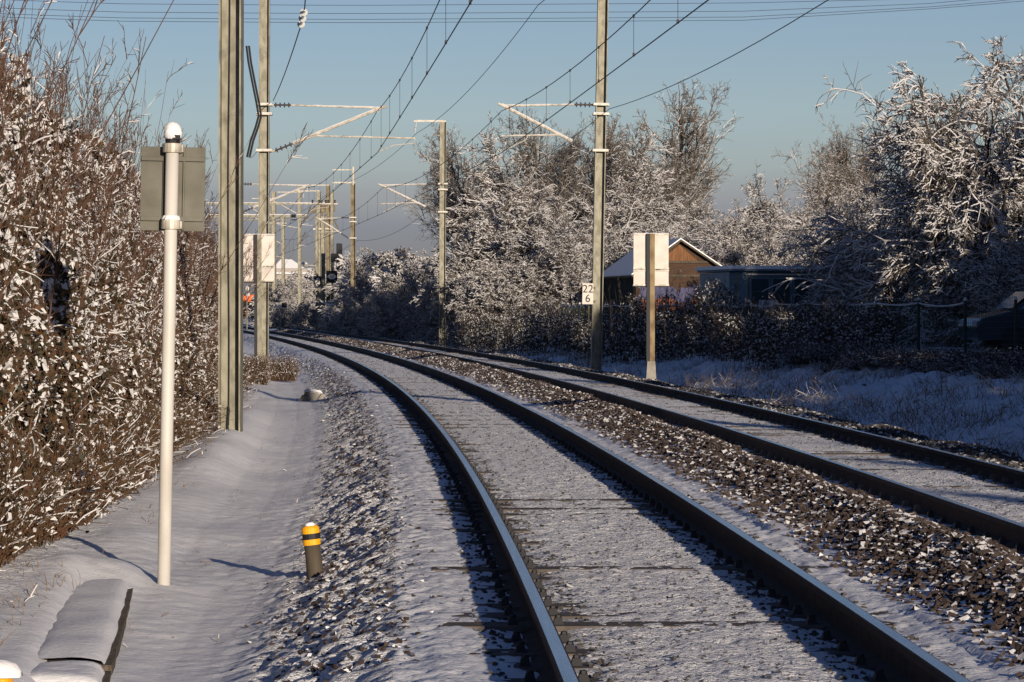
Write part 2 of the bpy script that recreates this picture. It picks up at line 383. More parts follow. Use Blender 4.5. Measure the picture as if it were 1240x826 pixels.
# nearest mast, its cable and its struts
pN=P(279,546,45)
mN=mast(pN.x,45,pN.z,9.3,1,tc(.75,45)-pN.x,'nearest and thickest steel mast standing in the snow beside the path',rot=-1,w=.30,lean=(.003,0),top_arm=None)
mb=MB(M['black']); mb.tube([(-.03+.008*math.sin(z*1.3),-.022,z) for z in np.arange(.35,9.2,.3)],.012,6); mb.tube([(-.03,-.03,.6),(-.02,-.05,.55),(-.04,-.03,.35),(-.02,-.05,.1)],.02,6); ca=mb.build('cable',mN); ca.rotation_euler=(0,0,R(-1))
mb=MB(M['concrete'],M['snow']); mb.box((.03,-.05,-.25),(.62,.66,.5),1,None,.9); mb.build('base_block',mN)
zz=lambda py:(HY-py)/F*45+CAMZ-pN.z
xx=lambda px:(px-CX)/F*45-pN.x
for o_ in (0,.035):
    mb=MB(M['black']); mb.tube([(xx(296.5)+o_,.1,zz(55)),(xx(299)+o_,.1,zz(75)),(xx(303.5)+o_,.1,zz(98)),(xx(309)+o_,.1,zz(125)),(xx(311.5)+o_,.1,zz(140)),(xx(308)+o_,.1,zz(153)),(xx(302)+o_,.1,zz(170)),(xx(297.5)+o_,.1,zz(190))],.016,6); mb.build('stay_cable',mN)
# mast on the right outside the frame, whose shadow crosses the track
mR=mast(6.75,35,-.35,10.6,-1,6.75-tc(4.31,35),'steel mast beside the far track just outside the right edge')
# ---- distance plate 22 / 6 (part of mast A)
def textmesh(body,size,mt,name,parent,loc,rot=(R(90),0,0),ext=.004):
    cu=bpy.data.curves.new(name,'FONT'); cu.body=body; cu.size=size; cu.align_x='CENTER'; cu.align_y='CENTER'; cu.extrude=ext; cu.offset=.0
    t=bpy.data.objects.new('tmp',cu); col.objects.link(t); bpy.context.view_layer.update()
    dg=bpy.context.evaluated_depsgraph_get(); me=bpy.data.meshes.new_from_object(t.evaluated_get(dg)); me.materials.clear(); me.materials.append(mt)
    bpy.data.objects.remove(t); o=bpy.data.objects.new(name,me); col.objects.link(o); o.parent=parent; o.location=loc; o.rotation_euler=rot; return o
pl=P(712,356,95)-Vector((pA.x,95,pA.z)); pl.y=-.225; pl.x-=.045
mb=MB(M['platew'],M['galv']); mb.box(pl,(.31,.012,.60)); mb.box(pl+Vector((.17,.03,.2)),(.2,.03,.03),1); mb.box(pl+Vector((.17,.03,-.2)),(.2,.03,.03),1); o=mb.build('distance_plate',mA)
textmesh('22',.32,M['black'],'numeral',o,pl+Vector((0,-.012,.13)),ext=.002); textmesh('6',.32,M['black'],'numeral',o,pl+Vector((0,-.012,-.14)),ext=.002)
# grey thin pipe on mast A side
mb=MB(M['galvdark']); mb.tube([(-.24,.05,-.2),(-.24,.05,1.7)],.018,6); mb.build('cable_duct',mA)
# ================================================================= WIRES
def wire(name,pts,r,parent=None,n=5,m='wire'):
    mb=MB(M[m]); mb.tube(pts,r,n); return mb.build(name,parent)
def span(a,b,sag,n=16):
    a=Vector(a);b=Vector(b); return [a.lerp(b,i/n)-Vector((0,0,4*sag*(i/n)*(1-i/n))) for i in range(n+1)]
def overhead(u,sup,label,zs=0):
    root=empty('overhead_line',(0,0,0),label=label,cat='overhead line',group='overhead lines above the tracks')
    sp=[Vector((tc(u,yv),yv,0)) for yv in sup]
    mpts=[];cpts=[]
    for i in range(len(sp)-1):
        L=sup[i+1]-sup[i]; sg=.55*(L/60)**2
        a=sp[i]+Vector((0,0,7.15));b=sp[i+1]+Vector((0,0,7.15)); m_=span(a,b,sg)
        a=sp[i]+Vector((0,0,5.95));b=sp[i+1]+Vector((0,0,5.95)); c_=span(a,b,.03)
        mpts+=m_[(1 if i else 0):]; cpts+=c_[(1 if i else 0):]
        nd=max(4,int(L/6.5))
        for k in range(nd):
            t=(k+.5)/nd; am=m_[0].lerp(m_[-1],t)-Vector((0,0,4*sg*t*(1-t))); cm=c_[0].lerp(c_[-1],t)-Vector((0,0,.12*t*(1-t)))
            dr=MB(M['wire']); dr.tube([cm,am],.0045,4); dr.box(cm+Vector((0,0,.02)),(.04,.08,.06)); dr.box(am,(.04,.08,.05)); dr.build('dropper',root)
    wire('messenger_wire',mpts,.0105,root); wire('contact_wire',cpts,.011,root)
    return root
overhead(.75,[-8,45,95,155,212,268,330],'overhead wires above the near track meeting the left hand masts')
overhead(4.31,[-20,35,95,155,212,268,330],'overhead wires above the far track meeting the right hand masts')
# feeder wire hung from the top arms of the right masts
fA=P(652,6,95); fB=P(505,161,155); fC=P(410,224,212); fN=P(1010,-420,35)
w=wire('feeder_wire',span(fN,fA,.35)+span(fA,fB,.45)[1:]+span(fB,fC,.4)[1:]+span(fC,P(330,270,290),.4)[1:],.011); tag(w,'high feeder wire hung from the insulator on the top arm of the second right mast','wire')
eA=P(738,132,95); eN=Vector((6.95,35,7.25)); eB=P(543,232,155); eC=P(433,291,212)
w=wire('earth_wire',span(eN,eA,.5)+span(eA,eB,.6)[1:]+span(eB,eC,.7)[1:]+span(eC,P(350,330,290),.3)[1:],.010); tag(w,'lowest overhead wire running along the track side backs of the right hand masts','wire')
w=empty('anchor_wire',(0,0,0),label='slanting wire with an insulator string beside the nearest mast, top left of centre',cat='wire')
a0=P(374,-60,58); a1=P(369,12,61); a2=P(364,33,62.5); a3=P(331,122,94.9); wire('strand',[a0,a1],.012,w); wire('strand',span(a2,a3,.1),.012,w); insulator(w,a1,a2,.075,3,'insw')
w=wire('earth_wire',span(P(325,145,95),P(300,190,150),.4),.010); tag(w,'short slack wire descending behind the left steel mast','wire')
# long transmission lines crossing high in the sky, far away
for i,(ya,yb) in enumerate(((3,-24),(13,-6),(20,2),(24,8))):
    a=P(-300,ya-16,600); m_=P(420,ya+10,640); b=P(1500,yb-30,700)
    pts=[a.lerp(m_,t)*1 for t in (0,.25,.5,.75)]+[m_.lerp(b,t) for t in (0,.25,.5,.75,1)]
    q=[];
    for k in range(25):
        t=k/24; px=-300+1800*t; y0=np.interp(px,[-300,140,420,900,1150,1500],[ya-14,ya+2,ya+4,ya+1,(ya-1)*.55-3,-30+yb]); q.append(P(px,y0,600+100*t))
    tag(wire('power_line',q,.045,None,4),'thin distant power line crossing the top of the sky, number %s from the top'%('first','second','third','lowest')[i],'power line','power lines across the sky')
# ================================================================= SIGNS
def twin_plate(px,Z,ytop,ybot,label):
    b=P(px,ybot,Z); root=empty('twin_plate_sign',b,0,label=label,cat='track sign',group='twin cream plates on posts')
    k=F/Z; H=(ybot-ytop)/k
    mb=MB(M['galvdark'],M['postbrown'] if px>600 else M['galv'],M['black']); mb.box((.03,-.03,H/2-.1),(.12,.02,H+.2),1); mb.box((-.075,.0,H/2-.1),(.085,.1,H+.2),2); mb.build('post',root)
    for (z0,z1) in ((H-.86,H-.02),(H-1.28,H-.93)):
        for sx in (-1,1):
            mb=MB(M['platew'],M['tube'],M['black']); x0=sx*.26
            mb.box((x0,.06,(z0+z1)/2),(.36,.02,z1-z0)); mb.box((x0,.045,z0-.01),(.38,.03,.04),1); mb.box((x0,.045,z1+.0),(.38,.03,.03),1); mb.box((x0,.05,z0-.045),(.30,.02,.04),2); mb.build('plate',root)
        snow_strip(root,(-.44,.06,z1+.01),(.44,.06,z1+.01),.03)
    mb=MB(M['concrete']); mb.box((0,0,.05),(.26,.26,.5),0,None,.75); mb.build('foot',root)
    return root
twin_plate(788.5,83,283,452,'twin cream plates on a brown post right of the 22 6 mast')
twin_plate(313,92,284,446,'twin cream plates on a pale post left of the near track')
# near white pole with plate seen from behind
pw=P(198,712,22); wp=empty('white_pole_sign',pw,0,label='white pole on the path with a grey plate back and a cap of snow',cat='sign post'); wp.rotation_euler=(0,.0205,0)
mb=MB(M['white']); mb.tube([(0,0,-.2),(0,0,1),(0,0,2),(0,0,2.96)],.0435,20); mb.build('pole',wp,smooth=True)
mb=MB(M['plateback'],M['plateback']); mb.box((.0,.075,2.66),(.43,.008,.56)); mb.box((.0,.06,2.86),(.42,.02,.03),1);mb.box((.0,.06,2.46),(.42,.02,.03),1); mb.box((-.06,.062,2.66),(.012,.02,.55),0);mb.box((.075,.062,2.66),(.012,.02,.55),0); mb.build('plate',wp,bevel=.002)
for zc in (2.42,2.93):
    mb=MB(M['tube'],M['snow']); mb.lathe([(.0,-.03),(.062,-.03),(.062,.03),(0,.03)],16,(0,0,zc)); mb.box((0,.05,zc),(.14,.05,.05)); mb.lathe([(.05,.0),(.068,.015),(.05,.04),(0,.05)],12,(0,.0,zc+.02),1,.25) if zc<2.5 else None; mb.build('clamp',wp)
mb=MB(M['black']); mb.lathe([(0,2.96),(.047,2.96),(.05,3.02),(.03,3.03),(0,3.03)],14); mb.box((.03,-.03,3.0),(.05,.05,.03)); mb.build('cap',wp)
mb=MB(M['snow']); mb.lathe([(.047,2.985),(.058,3.0),(.064,3.03),(.054,3.07),(.036,3.095),(0,3.105)],12,jit=.3); mb.build('snow_cap',wp,smooth=True)
mb=MB(M['concrete'],M['snow']); mb.lathe([(.0,-.06),(.065,-.03),(.06,.0),(.05,.005)],12,(.01,-.01,0)); mb.build('collar',wp)
# bollards
def bollard(p,lean,h,label,snow_r):
    root=empty('marker_bollard',p,0,label=label,cat='bollard',group='yellow and black marker bollards'); root.rotation_euler=(lean[0],lean[1],0)
    mb=MB(M['wood']); mb.tube([(0,0,-.25),(0,0,h*.64)],[.062,.054],16); mb.build('post',root,smooth=True)
    mb=MB(M['yellow']); mb.lathe([(0,h*.62),(.060,h*.62),(.060,h*.73),(.0605,h*.73)],18); mb.build('band',root,smooth=False)
    mb=MB(M['black']); mb.lathe([(.0600,h*.73),(.0600,h*.845)],18); mb.build('band',root)
    mb=MB(M['yellow']); mb.lathe([(.0602,h*.845),(.0602,h*.95),(.050,h*.99),(.03,h),(0,h)],18); mb.build('cap',root)
    mb=MB(M['galv']); mb.tube([(-.074,0,h*.70),(.074,0,h*.70)],.006,8); mb.build('bolt',root)
    mb=MB(M['snow']); r=snow_r; mb.lathe([(r,h*.985),(r*.98,h*1.0+r*.2),(r*.7,h+r*.5),(r*.3,h+r*.62),(0,h+r*.65)],14,jit=.15); mb.build('snow_cap',root,smooth=True)
    return root
pb=P(382,698,22.3); bollard(pb,(0,-.11),.345,'leaning post with yellow and black bands on the shoulder of the near track',.035)
pb2=P(-6,896,14.2); b2=bollard((pb2.x,pb2.y,pb2.z-.05),(0,.05),.33,'yellow capped post under a thick lump of snow in the bottom left corner',.10)
# cable trough with its covers under snow
ct=empty('cable_trough',(0,0,0),label='concrete cable trough topped with snow along the left side of the path',cat='cable trough')
def trough_seg(y0,y1,lift):
    mb=MB(M['soil']); n=24
    vs=[]
    for i in range(n+1):
        yv=y0+(y1-y0)*i/n; ur=-2.07-.057*(yv-15.5); xr=tc(ur-.0,yv); xl=tc(ur-.40,yv)
        vs+=[(xl,yv,-.62),(xr,yv,-.62),(xr+.012*float(vnoise(yv,0,9,2)),yv,-.335+lift),(xl,yv,-.33+lift)]
    fs=[]
    for i in range(n):
        for k in range(4): a=i*4+k;b=i*4+(k+1)%4; fs.append((a,b,b+4,a+4))
    fs+=[(0,1,2,3),(n*4+3,n*4+2,n*4+1,n*4)]
    mb.add(vs,fs); mb.build('trough_section',ct)
    s=MB(M['snow']); rows=24;colsn=12; vs=[];fs=[]
    for i in range(rows+1):
        for j in range(colsn+1):
            t=i/rows; v=j/colsn; yv=y0+.02+(y1-y0-.04)*t; u=-2.085-.057*(yv-15.5)-.42*v
            e=min(v,1-v)*colsn; ed=min(t,1-t)*rows
            hgt=.075*(1-math.exp(-(e)*1.1))*(1-math.exp(-(ed+.25)*.8)*.55)+.02*float(vnoise(u,yv,3,3))+.012*float(vnoise(u,yv,9,3))
            vs.append((tc(u,yv)+.012*float(vnoise(yv,u,6,1)),yv,-.345+lift+hgt-.02*(e<.5)*(v<.5)))
    w=colsn+1
    for i in range(rows):
        for j in range(colsn): a=i*w+j; fs.append((a,a+w,a+w+1,a+1))
    s.add(vs,fs); s.build('snow_cover',ct,smooth=True)
for (a,b,l) in ((13.6,15.9,-.062),(15.92,16.7,-.045),(16.72,21.8,-.018)): trough_seg(a,b,l)
# concrete block on the path
pk=P(378,464,68)
mb=MB(M['concrete'],M['snow']); mb.box((0,0,.05),(.34,.4,.28),0,Matrix.Rotation(.3,3,'Z')@Matrix.Rotation(.15,3,'Y'),.8); mb.box((-.08,-.1,.0),(.3,.3,.2),0,Matrix.Rotation(.9,3,'Z')@Matrix.Rotation(.3,3,'X'),.7)
mb.box((.02,.04,.2),(.33,.4,.07),1,Matrix.Rotation(.3,3,'Z')@Matrix.Rotation(.15,3,'Y'),.7); mb.box((.17,-.1,.04),(.16,.2,.22),0,Matrix.Rotation(.5,3,'Z')@Matrix.Rotation(.5,3,'Y'),.6); mb.lathe([(.34,-.02),(.22,.05),(0,.08)],10,(.36,.1,0),1,.5)
o=mb.build('concrete_block',None); o.location=(pk.x,68,ground(pk.x,68)); tag(o,'small snow topped concrete lump beside the path near the foot of the ballast','block')
# ================================================================= VEGETATION GENERATORS
def norm(a): return a/(np.linalg.norm(a,axis=-1,keepdims=True)+1e-9)
def grow(start,d,L,r0,nseg,wander,grav,tip=.25,lift=0):
    n=len(start); pts=np.zeros((n,nseg+1,3)); pts[:,0]=start; dirs=np.zeros((n,nseg,3)); dd=norm(d.copy()); st=(L/nseg)[:,None]
    for i in range(nseg):
        dd=norm(dd+rng.normal(size=(n,3))*wander+np.array([0,0,-grav*(i+1)/nseg+lift]))
        dirs[:,i]=dd; pts[:,i+1]=pts[:,i]+dd*st
    rad=r0[:,None]*(1-(1-tip)*np.linspace(0,1,nseg+1)[None])
    return pts,dirs,rad
def spawn(pts,dirs,L,rad,k,t0,ang,frac,up=0.0,out=0.0,centre=None):
    n,ns,_=dirs.shape; N=n*k; pi=np.repeat(np.arange(n),k); t=t0+(1-t0)*rng.random(N)*.98
    s=np.minimum((t*ns).astype(int),ns-1); f=t*ns-s
    p=pts[pi,s]*(1-f)[:,None]+pts[pi,s+1]*f[:,None]; pd=dirs[pi,s]
    a=rng.normal(size=(N,3)); a=norm(a-(a*pd).sum(-1,keepdims=True)*pd)
    an=ang*rng.uniform(.6,1.3,N)[:,None]
    d=pd*np.cos(an)+a*np.sin(an)+np.array([0,0,up])
    if out: d=d+out*norm((p-centre)*np.array([1,1,.2]))
    Lc=L[pi]*frac*(1.15-.6*t)*rng.uniform(.6,1.2,N)
    rr=(rad[pi,s])*.55
    return p,norm(d),Lc,rr
def tubes(pts,dirs,rad,snow,snowp):
    """diamond section, the upper faces carry snow"""
    n,ns1,_=pts.shape; ns=ns1-1
    d=np.concatenate([dirs,dirs[:,-1:]],1)
    sd=norm(np.cross(d,np.array([.02,.03,1.0]))); up=norm(np.cross(sd,d))
    steep=np.abs(d[...,2:3])
    on=(rng.random((n,1,1))<snowp)*np.clip((.93-steep)/.3,0,1)
    sn=snow*on*rng.uniform(.5,1.2,(n,ns1,1))
    r=rad[...,None]
    ring=np.stack([pts-sd*(r+sn*.55),pts+up*r+np.array([0,0,1])*sn,pts+sd*(r+sn*.55),pts-up*r],2)
    v=ring.reshape(-1,3); base=(np.arange(n)*ns1*4)[:,None,None]+(np.arange(ns)*4)[None,:,None]
    q=[]
    for k in range(4):
        k2=(k+1)%4
        q.append(np.stack([base[...,0]+k,base[...,0]+k2,base[...,0]+4+k2,base[...,0]+4+k],-1))
    f=np.stack(q,2)
    onseg=(on[:,:-1,0]>.15)
    m=np.zeros((n,ns,4),int); m[...,0]=onseg; m[...,1]=onseg
    return v,f.reshape(-1,4),m.reshape(-1)
class NP:
    def __init__(s): s.v=[];s.f=[];s.m=[];s.n=0
    def add(s,v,f,m): s.v.append(v);s.f.append(f+s.n);s.m.append(m);s.n+=len(v)
    def build(s,name,mats,parent): return npmesh(name,np.concatenate(s.v),np.concatenate(s.f),np.concatenate(s.m),mats,parent)
def lumps(c,r,flat=.45,tilt=.6):
    """irregular little pads of snow: squashed distorted cubes"""
    n=len(c); v=CUBE[None]*(1+rng.uniform(-.35,.35,(n,8,3))); v[:,4:,:2]*=rng.uniform(.4,.8,(n,1,1))
    v=v*np.stack([r*rng.uniform(.6,1.7,n),r*rng.uniform(.3,.75,n),r*flat*rng.uniform(.6,1.3,n)],-1)[:,None]
    a=rng.uniform(0,2*PI,n); ca,sa=np.cos(a),np.sin(a); t=rng.normal(0,tilt,n); ct,st=np.cos(t),np.sin(t)
    x,y,z=v[...,0],v[...,1],v[...,2]
    x,z=x*ct[:,None]-z*st[:,None],x*st[:,None]+z*ct[:,None]
    x,y=x*ca[:,None]-y*sa[:,None],x*sa[:,None]+y*ca[:,None]
    v=np.stack([x,y,z],-1)+c[:,None]
    f=CF[None]+(np.arange(n)*8)[:,None,None]
    return v.reshape(-1,3),f.reshape(-1,4)
def leaves(c,r):
    n=len(c); q=np.array([[0,-1,0],[.5,0,.12],[0,1,0],[-.5,0,.12]],float)[None]*(r[:,None,None])*rng.uniform(.7,1.2,(n,1,3))
    v=np.einsum('nij,nkj->nki',rotmats(n),q)+c[:,None]
    return v.reshape(-1,3),(np.arange(n)*4)[:,None]+np.arange(4)[None]
Z3=np.zeros
def make_tree(name,H,spread,nl,kids,snow,snowp,label,cat='tree',style='round',bark='bark',twig=.006,group=None):
    root=empty(name,(0,0,0),label=label,cat=cat,group=group)
    tr=NP()
    nst=1 if style in('round','bare') else (7 if style=='bush' else 3)
    st=np.zeros((nst,3)); st[:,:2]=rng.normal(0,.05*H*.4,(nst,2)) if nst>1 else 0; st[:,2]=-.2
    d=np.tile([0,0,1.0],(nst,1))+rng.normal(0,.32 if nst>1 else .05,(nst,3))*[1,1,.1]
    L=np.full(nst,H*(.62 if style!='bare' else .85))*rng.uniform(.8,1.1,nst); r=np.full(nst,H*.014/(1 if nst==1 else 1.6))
    p,dd,rr=grow(st,d,L,r,10,.10,.0,.35)
    tr.add(*tubes(p,dd,rr,snow,.3))
    cen=np.array([0,0,H*.35])
    s1=spawn(p,dd,L,rr,nl,.16 if style!='bare' else .3,.95 if style!='bare' else .5,.62*spread,.12 if style!='bare' else .35,.35,cen)
    p1,d1,r1=grow(s1[0],s1[1],s1[2],s1[3],9,.16,.16 if style=='arch' else (.05 if style!='bare' else -.12),.3)
    tr.add(*tubes(p1,d1,r1,snow*1.5,snowp))
    tr.build('trunk',[M[bark],M['snow_twig']],root)
    cr=NP()
    s2=spawn(p1,d1,s1[2],r1,kids[0],.1,.75,.52,.05 if style!='bare' else .2,.15,cen)
    p2,d2,r2=grow(s2[0],s2[1],s2[2],np.maximum(s2[3],twig*1.6),6,.2,.22 if style=='arch' else (.06 if style!='bare' else -.1),.4)
    cr.add(*tubes(p2,d2,r2,snow*1.25,snowp))
    s3=spawn(p2,d2,s2[2],r2,kids[1],.08,.8,.5,.0 if style!='bare' else .15,.1,cen)
    p3,d3,r3=grow(s3[0],s3[1],s3[2],np.full(len(s3[0]),twig*1.2),4,.24,.2 if style=='arch' else 0,.5)
    cr.add(*tubes(p3,d3,r3,snow,snowp*.9))
    if kids[2]:
        s4=spawn(p3,d3,s3[2],r3,kids[2],.1,.8,.6,.05,.1,cen)
        p4,d4,r4=grow(s4[0],s4[1],s4[2],np.full(len(s4[0]),twig),3,.25,.1,.6)
        cr.add(*tubes(p4,d4,r4,snow*.85,snowp*.7))
    cr.build('crown',[M[bark if bark!='bark' else 'barktan'],M['snow_twig']],root)
    return root
FAR=(0,-200,-50)
def rough_tree_variants():
    T={}
    T['arch1']=make_tree('snowy_tree',7.0,1.25,14,(11,8,4),.0105,.75,'x',style='arch',bark='bark',twig=.0055)
    T['arch2']=make_tree('snowy_tree',6.0,1.35,13,(11,8,4),.011,.75,'x',style='arch',bark='bark',twig=.0055)
    T['round1']=make_tree('snowy_tree',8.0,1.05,22,(10,7,5),.0085,.6,'x',style='round',twig=.0055)
    T['round2']=make_tree('snowy_tree',7.0,1.15,22,(10,7,5),.010,.65,'x',style='round',twig=.0055)
    T['bush1']=make_tree('snowy_bush',4.0,1.2,9,(10,7,5),.010,.75,'x',cat='bush',style='bush',bark='barktan',twig=.005)
    T['bush2']=make_tree('snowy_bush',3.6,1.3,9,(10,7,5),.011,.7,'x',cat='bush',style='bush',bark='bark',twig=.005)
    T['bare1']=make_tree('bare_tree',11.0,.75,24,(9,6,3),.006,.4,'x',style='bare',bark='barktan',twig=.0065)
    T['bare2']=make_tree('bare_tree',10.0,.9,20,(9,6,4),.007,.45,'x',style='bare',bark='barktan',twig=.0065)
    T['frost']=make_tree('snowy_bush',4.0,1.2,13,(8,6,3),.034,.95,'x',cat='bush',style='bush',bark='barktan',twig=.010)
    return T
T=rough_tree_variants(); used=set()
def plant(kind,x,y,scale,label,group,z=None,rz=None,squash=1.0):
    if z is None: z=ground(x,y)-.05
    rz=random.uniform(0,2*PI) if rz is None else rz
    s=(scale,scale,scale*squash)
    if kind not in used:
        used.add(kind); t=T[kind]; t.location=(x,y,z); t.rotation_euler=(0,0,rz); t.scale=s; t['label']=label
        if group: t['group']=group
        elif 'group' in t: del t['group']
        return t
    t=clone(T[kind],(x,y,z),rz,s,label)
    if group: t['group']=group
    elif 'group' in t: del t['group']
    return t
def plantpx(kind,px,Z,ytop,label,group,H0,**k):
    X=(px-CX)/F*Z; zt=CAMZ+(HY-ytop)/F*Z; zg=ground(X,Z); h=zt-zg
    return plant(kind,X,Z,h/H0,label,group,**k)
HT={'arch1':6.0,'arch2':5.2,'round1':8.4,'round2':7.6,'bush1':4.0,'bush2':3.7,'bare1':12.3,'bare2':11.6}
def measure():
    for k,t in T.items():
        mx=0
        for c in t.children:
            co=np.zeros(len(c.data.vertices)*3,np.float32); c.data.vertices.foreach_get('co',co); mx=max(mx,np.percentile(co[2::3],99.7))
        HT[k]=float(mx)
measure()
def tp(kind,px,Z,ytop,label,group=None,**k): return plantpx(kind,px,Z,ytop,label,group,HT[kind],**k)
# --- the wood behind the second mast and the shed
G1='snow covered trees of the wood in the middle'
L1='snow laden tree in the dense wood between the second mast and the shed'
for (kd,px,Z,yt) in (('round1',655,168,190),('round2',675,175,160),('bush2',640,160,235),('round2',700,172,160),('round1',745,180,200),
        ('round2',770,165,215),('bush1',680,158,235),('round1',650,180,235),('arch1',720,155,235),('round1',690,195,200),
        ('bush1',600,158,300),('bush2',618,152,310),('bush1',650,150,290),('bush2',690,150,285),('bush1',625,172,262)):
    tp(kd,px,Z,yt,L1,G1)
tp('bare1',785,185,92,'tallest bare upright tree behind the big mast, its twigs above the rest')
tp('bare2',640,190,140,'bare brownish tree rising above the left part of the middle wood')
tp('bare1',700,200,135,'slender bare tree just left of the big mast, rising from the wood')
for (px,Z,yt) in ((575,175,175),(610,178,150),(670,182,140),(730,186,140),(808,186,165)): tp('bare2' if px%2 else 'bare1',px,Z,yt,'bare brown tree with upright twigs at the top of the middle wood','bare tree tops of the middle wood')
tp('bare2',848,185,178,'bare leaning tree right of the tallest upright tree')
L2='snow laden tree behind the shed and the cabin'
G2='snow covered trees behind the shed and cabin'
for (kd,px,Z,yt) in (('round2',800,168,225),('round1',850,172,215),('arch2',830,158,262),('round2',890,170,250),('arch1',860,150,262),
        ('round1',930,165,232),('round2',965,160,215),('arch2',915,150,255),('arch1',950,145,250),('bush1',990,140,290),('bush2',900,142,285),('round1',1000,172,245)):
    tp(kd,px,Z,yt,L2,G2)
tp('bare2',968,230,150,'fan shaped bare tree on the skyline, left one of the pair')
tp('bare1',1015,235,150,'fan shaped bare tree on the skyline, right one of the pair')
tp('bare2',1080,210,140,'pale bare tree behind the big arching tree on the right')
tp('round1',985,205,185,'round snowy crown below the pair of bare skyline trees')
tp('bush1',1062,190,228,'dark bush on the snowy slope left of the arching tree')
tp('bush2',1030,200,240,'bush at the upper edge of the snowy slope')
# --- big arching trees on the right
tp('arch1',1150,100,215,'big arching tree with thick snow on its boughs, right of the cabin',rz=.4)
tp('arch2',1232,92,105,'highest snow laden tree at the right edge of the picture',rz=2.0)
tp('arch1',1262,96,58,'tall snowy tree cut by the right edge of the picture, its crown reaching highest',rz=1.2)
tp('arch1',1115,112,225,'low spreading snowy tree at the left foot of the big arching tree',rz=3.1)
tp('arch2',1180,106,190,'snowy tree crowding behind the big arching tree',rz=4.0)
tp('round1',1225,104,140,'dark trunked snowy tree at the right edge behind the highest tree')
L3='low snowy bush below the arching trees behind the fence'; G3='bushes behind the fence'
for (kd,px,Z,yt) in (('bush1',1010,118,300),('bush2',1040,110,300),('bush1',1075,104,285),('bush2',1110,98,290),('bush1',1150,94,280),('bush2',1190,90,275),('bush1',1245,90,270),('bush2',1020,128,275),('bush1',1265,80,260)):
    tp(kd,px,Z,yt,L3,G3)
# --- far hedge behind the signals
L4='far snowy bush of the hedge behind the signal posts'; G4='far hedge bushes behind the signals'
for i in range(30):
    px=330+i*7.6+random.uniform(-4,4); Z=random.uniform(280,325) if px<440 else random.uniform(205,262)
    yt=np.interp(px,[330,400,440,470,500,530,560],[338,330,308,304,306,318,322])+random.uniform(-4,6)
    tp(random.choice(('frost','frost','bush1')),px,Z,yt,L4,G4)
for (px,Z,yt) in ((455,190,352),(490,182,345),(520,176,340),(545,170,330),(428,205,366),(470,200,335),(508,192,330),(402,226,372),(370,262,365),(345,270,368)):
    tp(random.choice(('bush1','bush2')),px,Z,yt,'dark shaded bush at the foot of the far hedge beyond the track',G4)
# ---------------------------------------------------------------- leafy shrubs (left hedge)
def make_shrub(name,W,Ln,H,nleaf,nsnow,nstem,lab,low=.0,shoot=.9,leafm='leaf',lr=(.02,.045),sr=(.016,.036),speckle=False,stem='barkred'):
    root=empty(name,(0,0,0),label=lab,cat='shrub')
    s=NP(); n=nstem
    st=np.stack([rng.uniform(-W/2,W/2,n),rng.uniform(-Ln/2,Ln/2,n),np.full(n,-.1)],-1)
    d=np.stack([rng.normal(.0,.12,n),rng.normal(0,.16,n),np.ones(n)],-1)
    L=H*rng.uniform(.75,1.05,n)+shoot*rng.random(n)**2
    p,dd,rr=grow(st,d,L,rng.uniform(.005,.011,n)*(1 if H>2 else .7),9,.07,.02,.25); s.add(*tubes(p,dd,rr,.005,.08))
    a=spawn(p,dd,L,rr,9,.12,.55,.12,.25); p2,d2,r2=grow(a[0],a[1],a[2],np.full(len(a[0]),.004),5,.14,-.02,.5); s.add(*tubes(p2,d2,r2,.006,.14))
    a2=spawn(p2,d2,a[2],r2,6,.1,.7,.5,.15); p3,d3,r3=grow(a2[0],a2[1],a2[2],np.full(len(a2[0]),.0028),3,.16,0,.6); s.add(*tubes(p3,d3,r3,.006,.2))
    s.build('stems',[M[stem],M['snow_twig']],root)
    def vol(n):
        # more toward the front face (+x) and top, broken up by noise
        out=[]
        while sum(map(len,out))<n:
            k=n*2; y=np.clip(rng.normal(0,Ln*.30,k),-Ln*.56,Ln*.56) if Ln>5 else rng.uniform(-Ln/2,Ln/2,k); z=H*rng.random(k)**.9
            prof=W/2*(.72+.28*np.sin(np.clip(z/H,0,1)*PI*.9+.3))*np.clip(1.25-z/H*.55,0,1)+.35*vnoise(y,z,1.3,4)
            x=prof-rng.exponential(.20,k)+.12
            top=H*(.88+.3*vnoise(y,0*y,.9,6)+.12*vnoise(y,x,3,7))
            ok=(z<top)&(x>-W/2)&(vnoise(y*1.0+x,z,3.2,2)+.34>rng.random(k)*.62)
            out.append(np.stack([x,y,z],-1)[ok])
        return np.concatenate(out)[:n]
    f=NP()
    c=vol(nleaf); v,q=leaves(c,rng.uniform(*lr,len(c))); f.add(v,q,np.where(rng.random(len(c))<.6,0,2))
    c=vol(nsnow); keep=rng.random(len(c))<np.clip(low+(1-low)*(c[:,2]/H)**1.1*1.2,0,1); c=c[keep]
    v,q=lumps(c,rng.uniform(*sr,len(c)),.5,.7); f.add(v,q,np.ones(len(q),int))
    if Ln>5:
        c=vol(7000); d_=norm(rng.normal(0,1,(len(c),3))*[.6,1,.8]+[.1,0,.25]); pp,qq,r_=grow(c,d_,rng.uniform(.08,.28,len(c)),np.full(len(c),.0026),3,.2,.05,.5); tv,tf_,tm=tubes(pp,qq,r_,.006,.12); f.add(tv,tf_,np.where(tm==1,1,3))
    f.build('foliage',[M[leafm],M['snow_twig'],M['leafdark'],M['barkred']],root)
    return root
HV=[make_shrub('hedge_shrub',1.8,5.9,3.4,40000,22000,160,'x',low=.14,shoot=1.0,lr=(.022,.05),sr=(.010,.032),stem='barkred') for _ in range(4)]
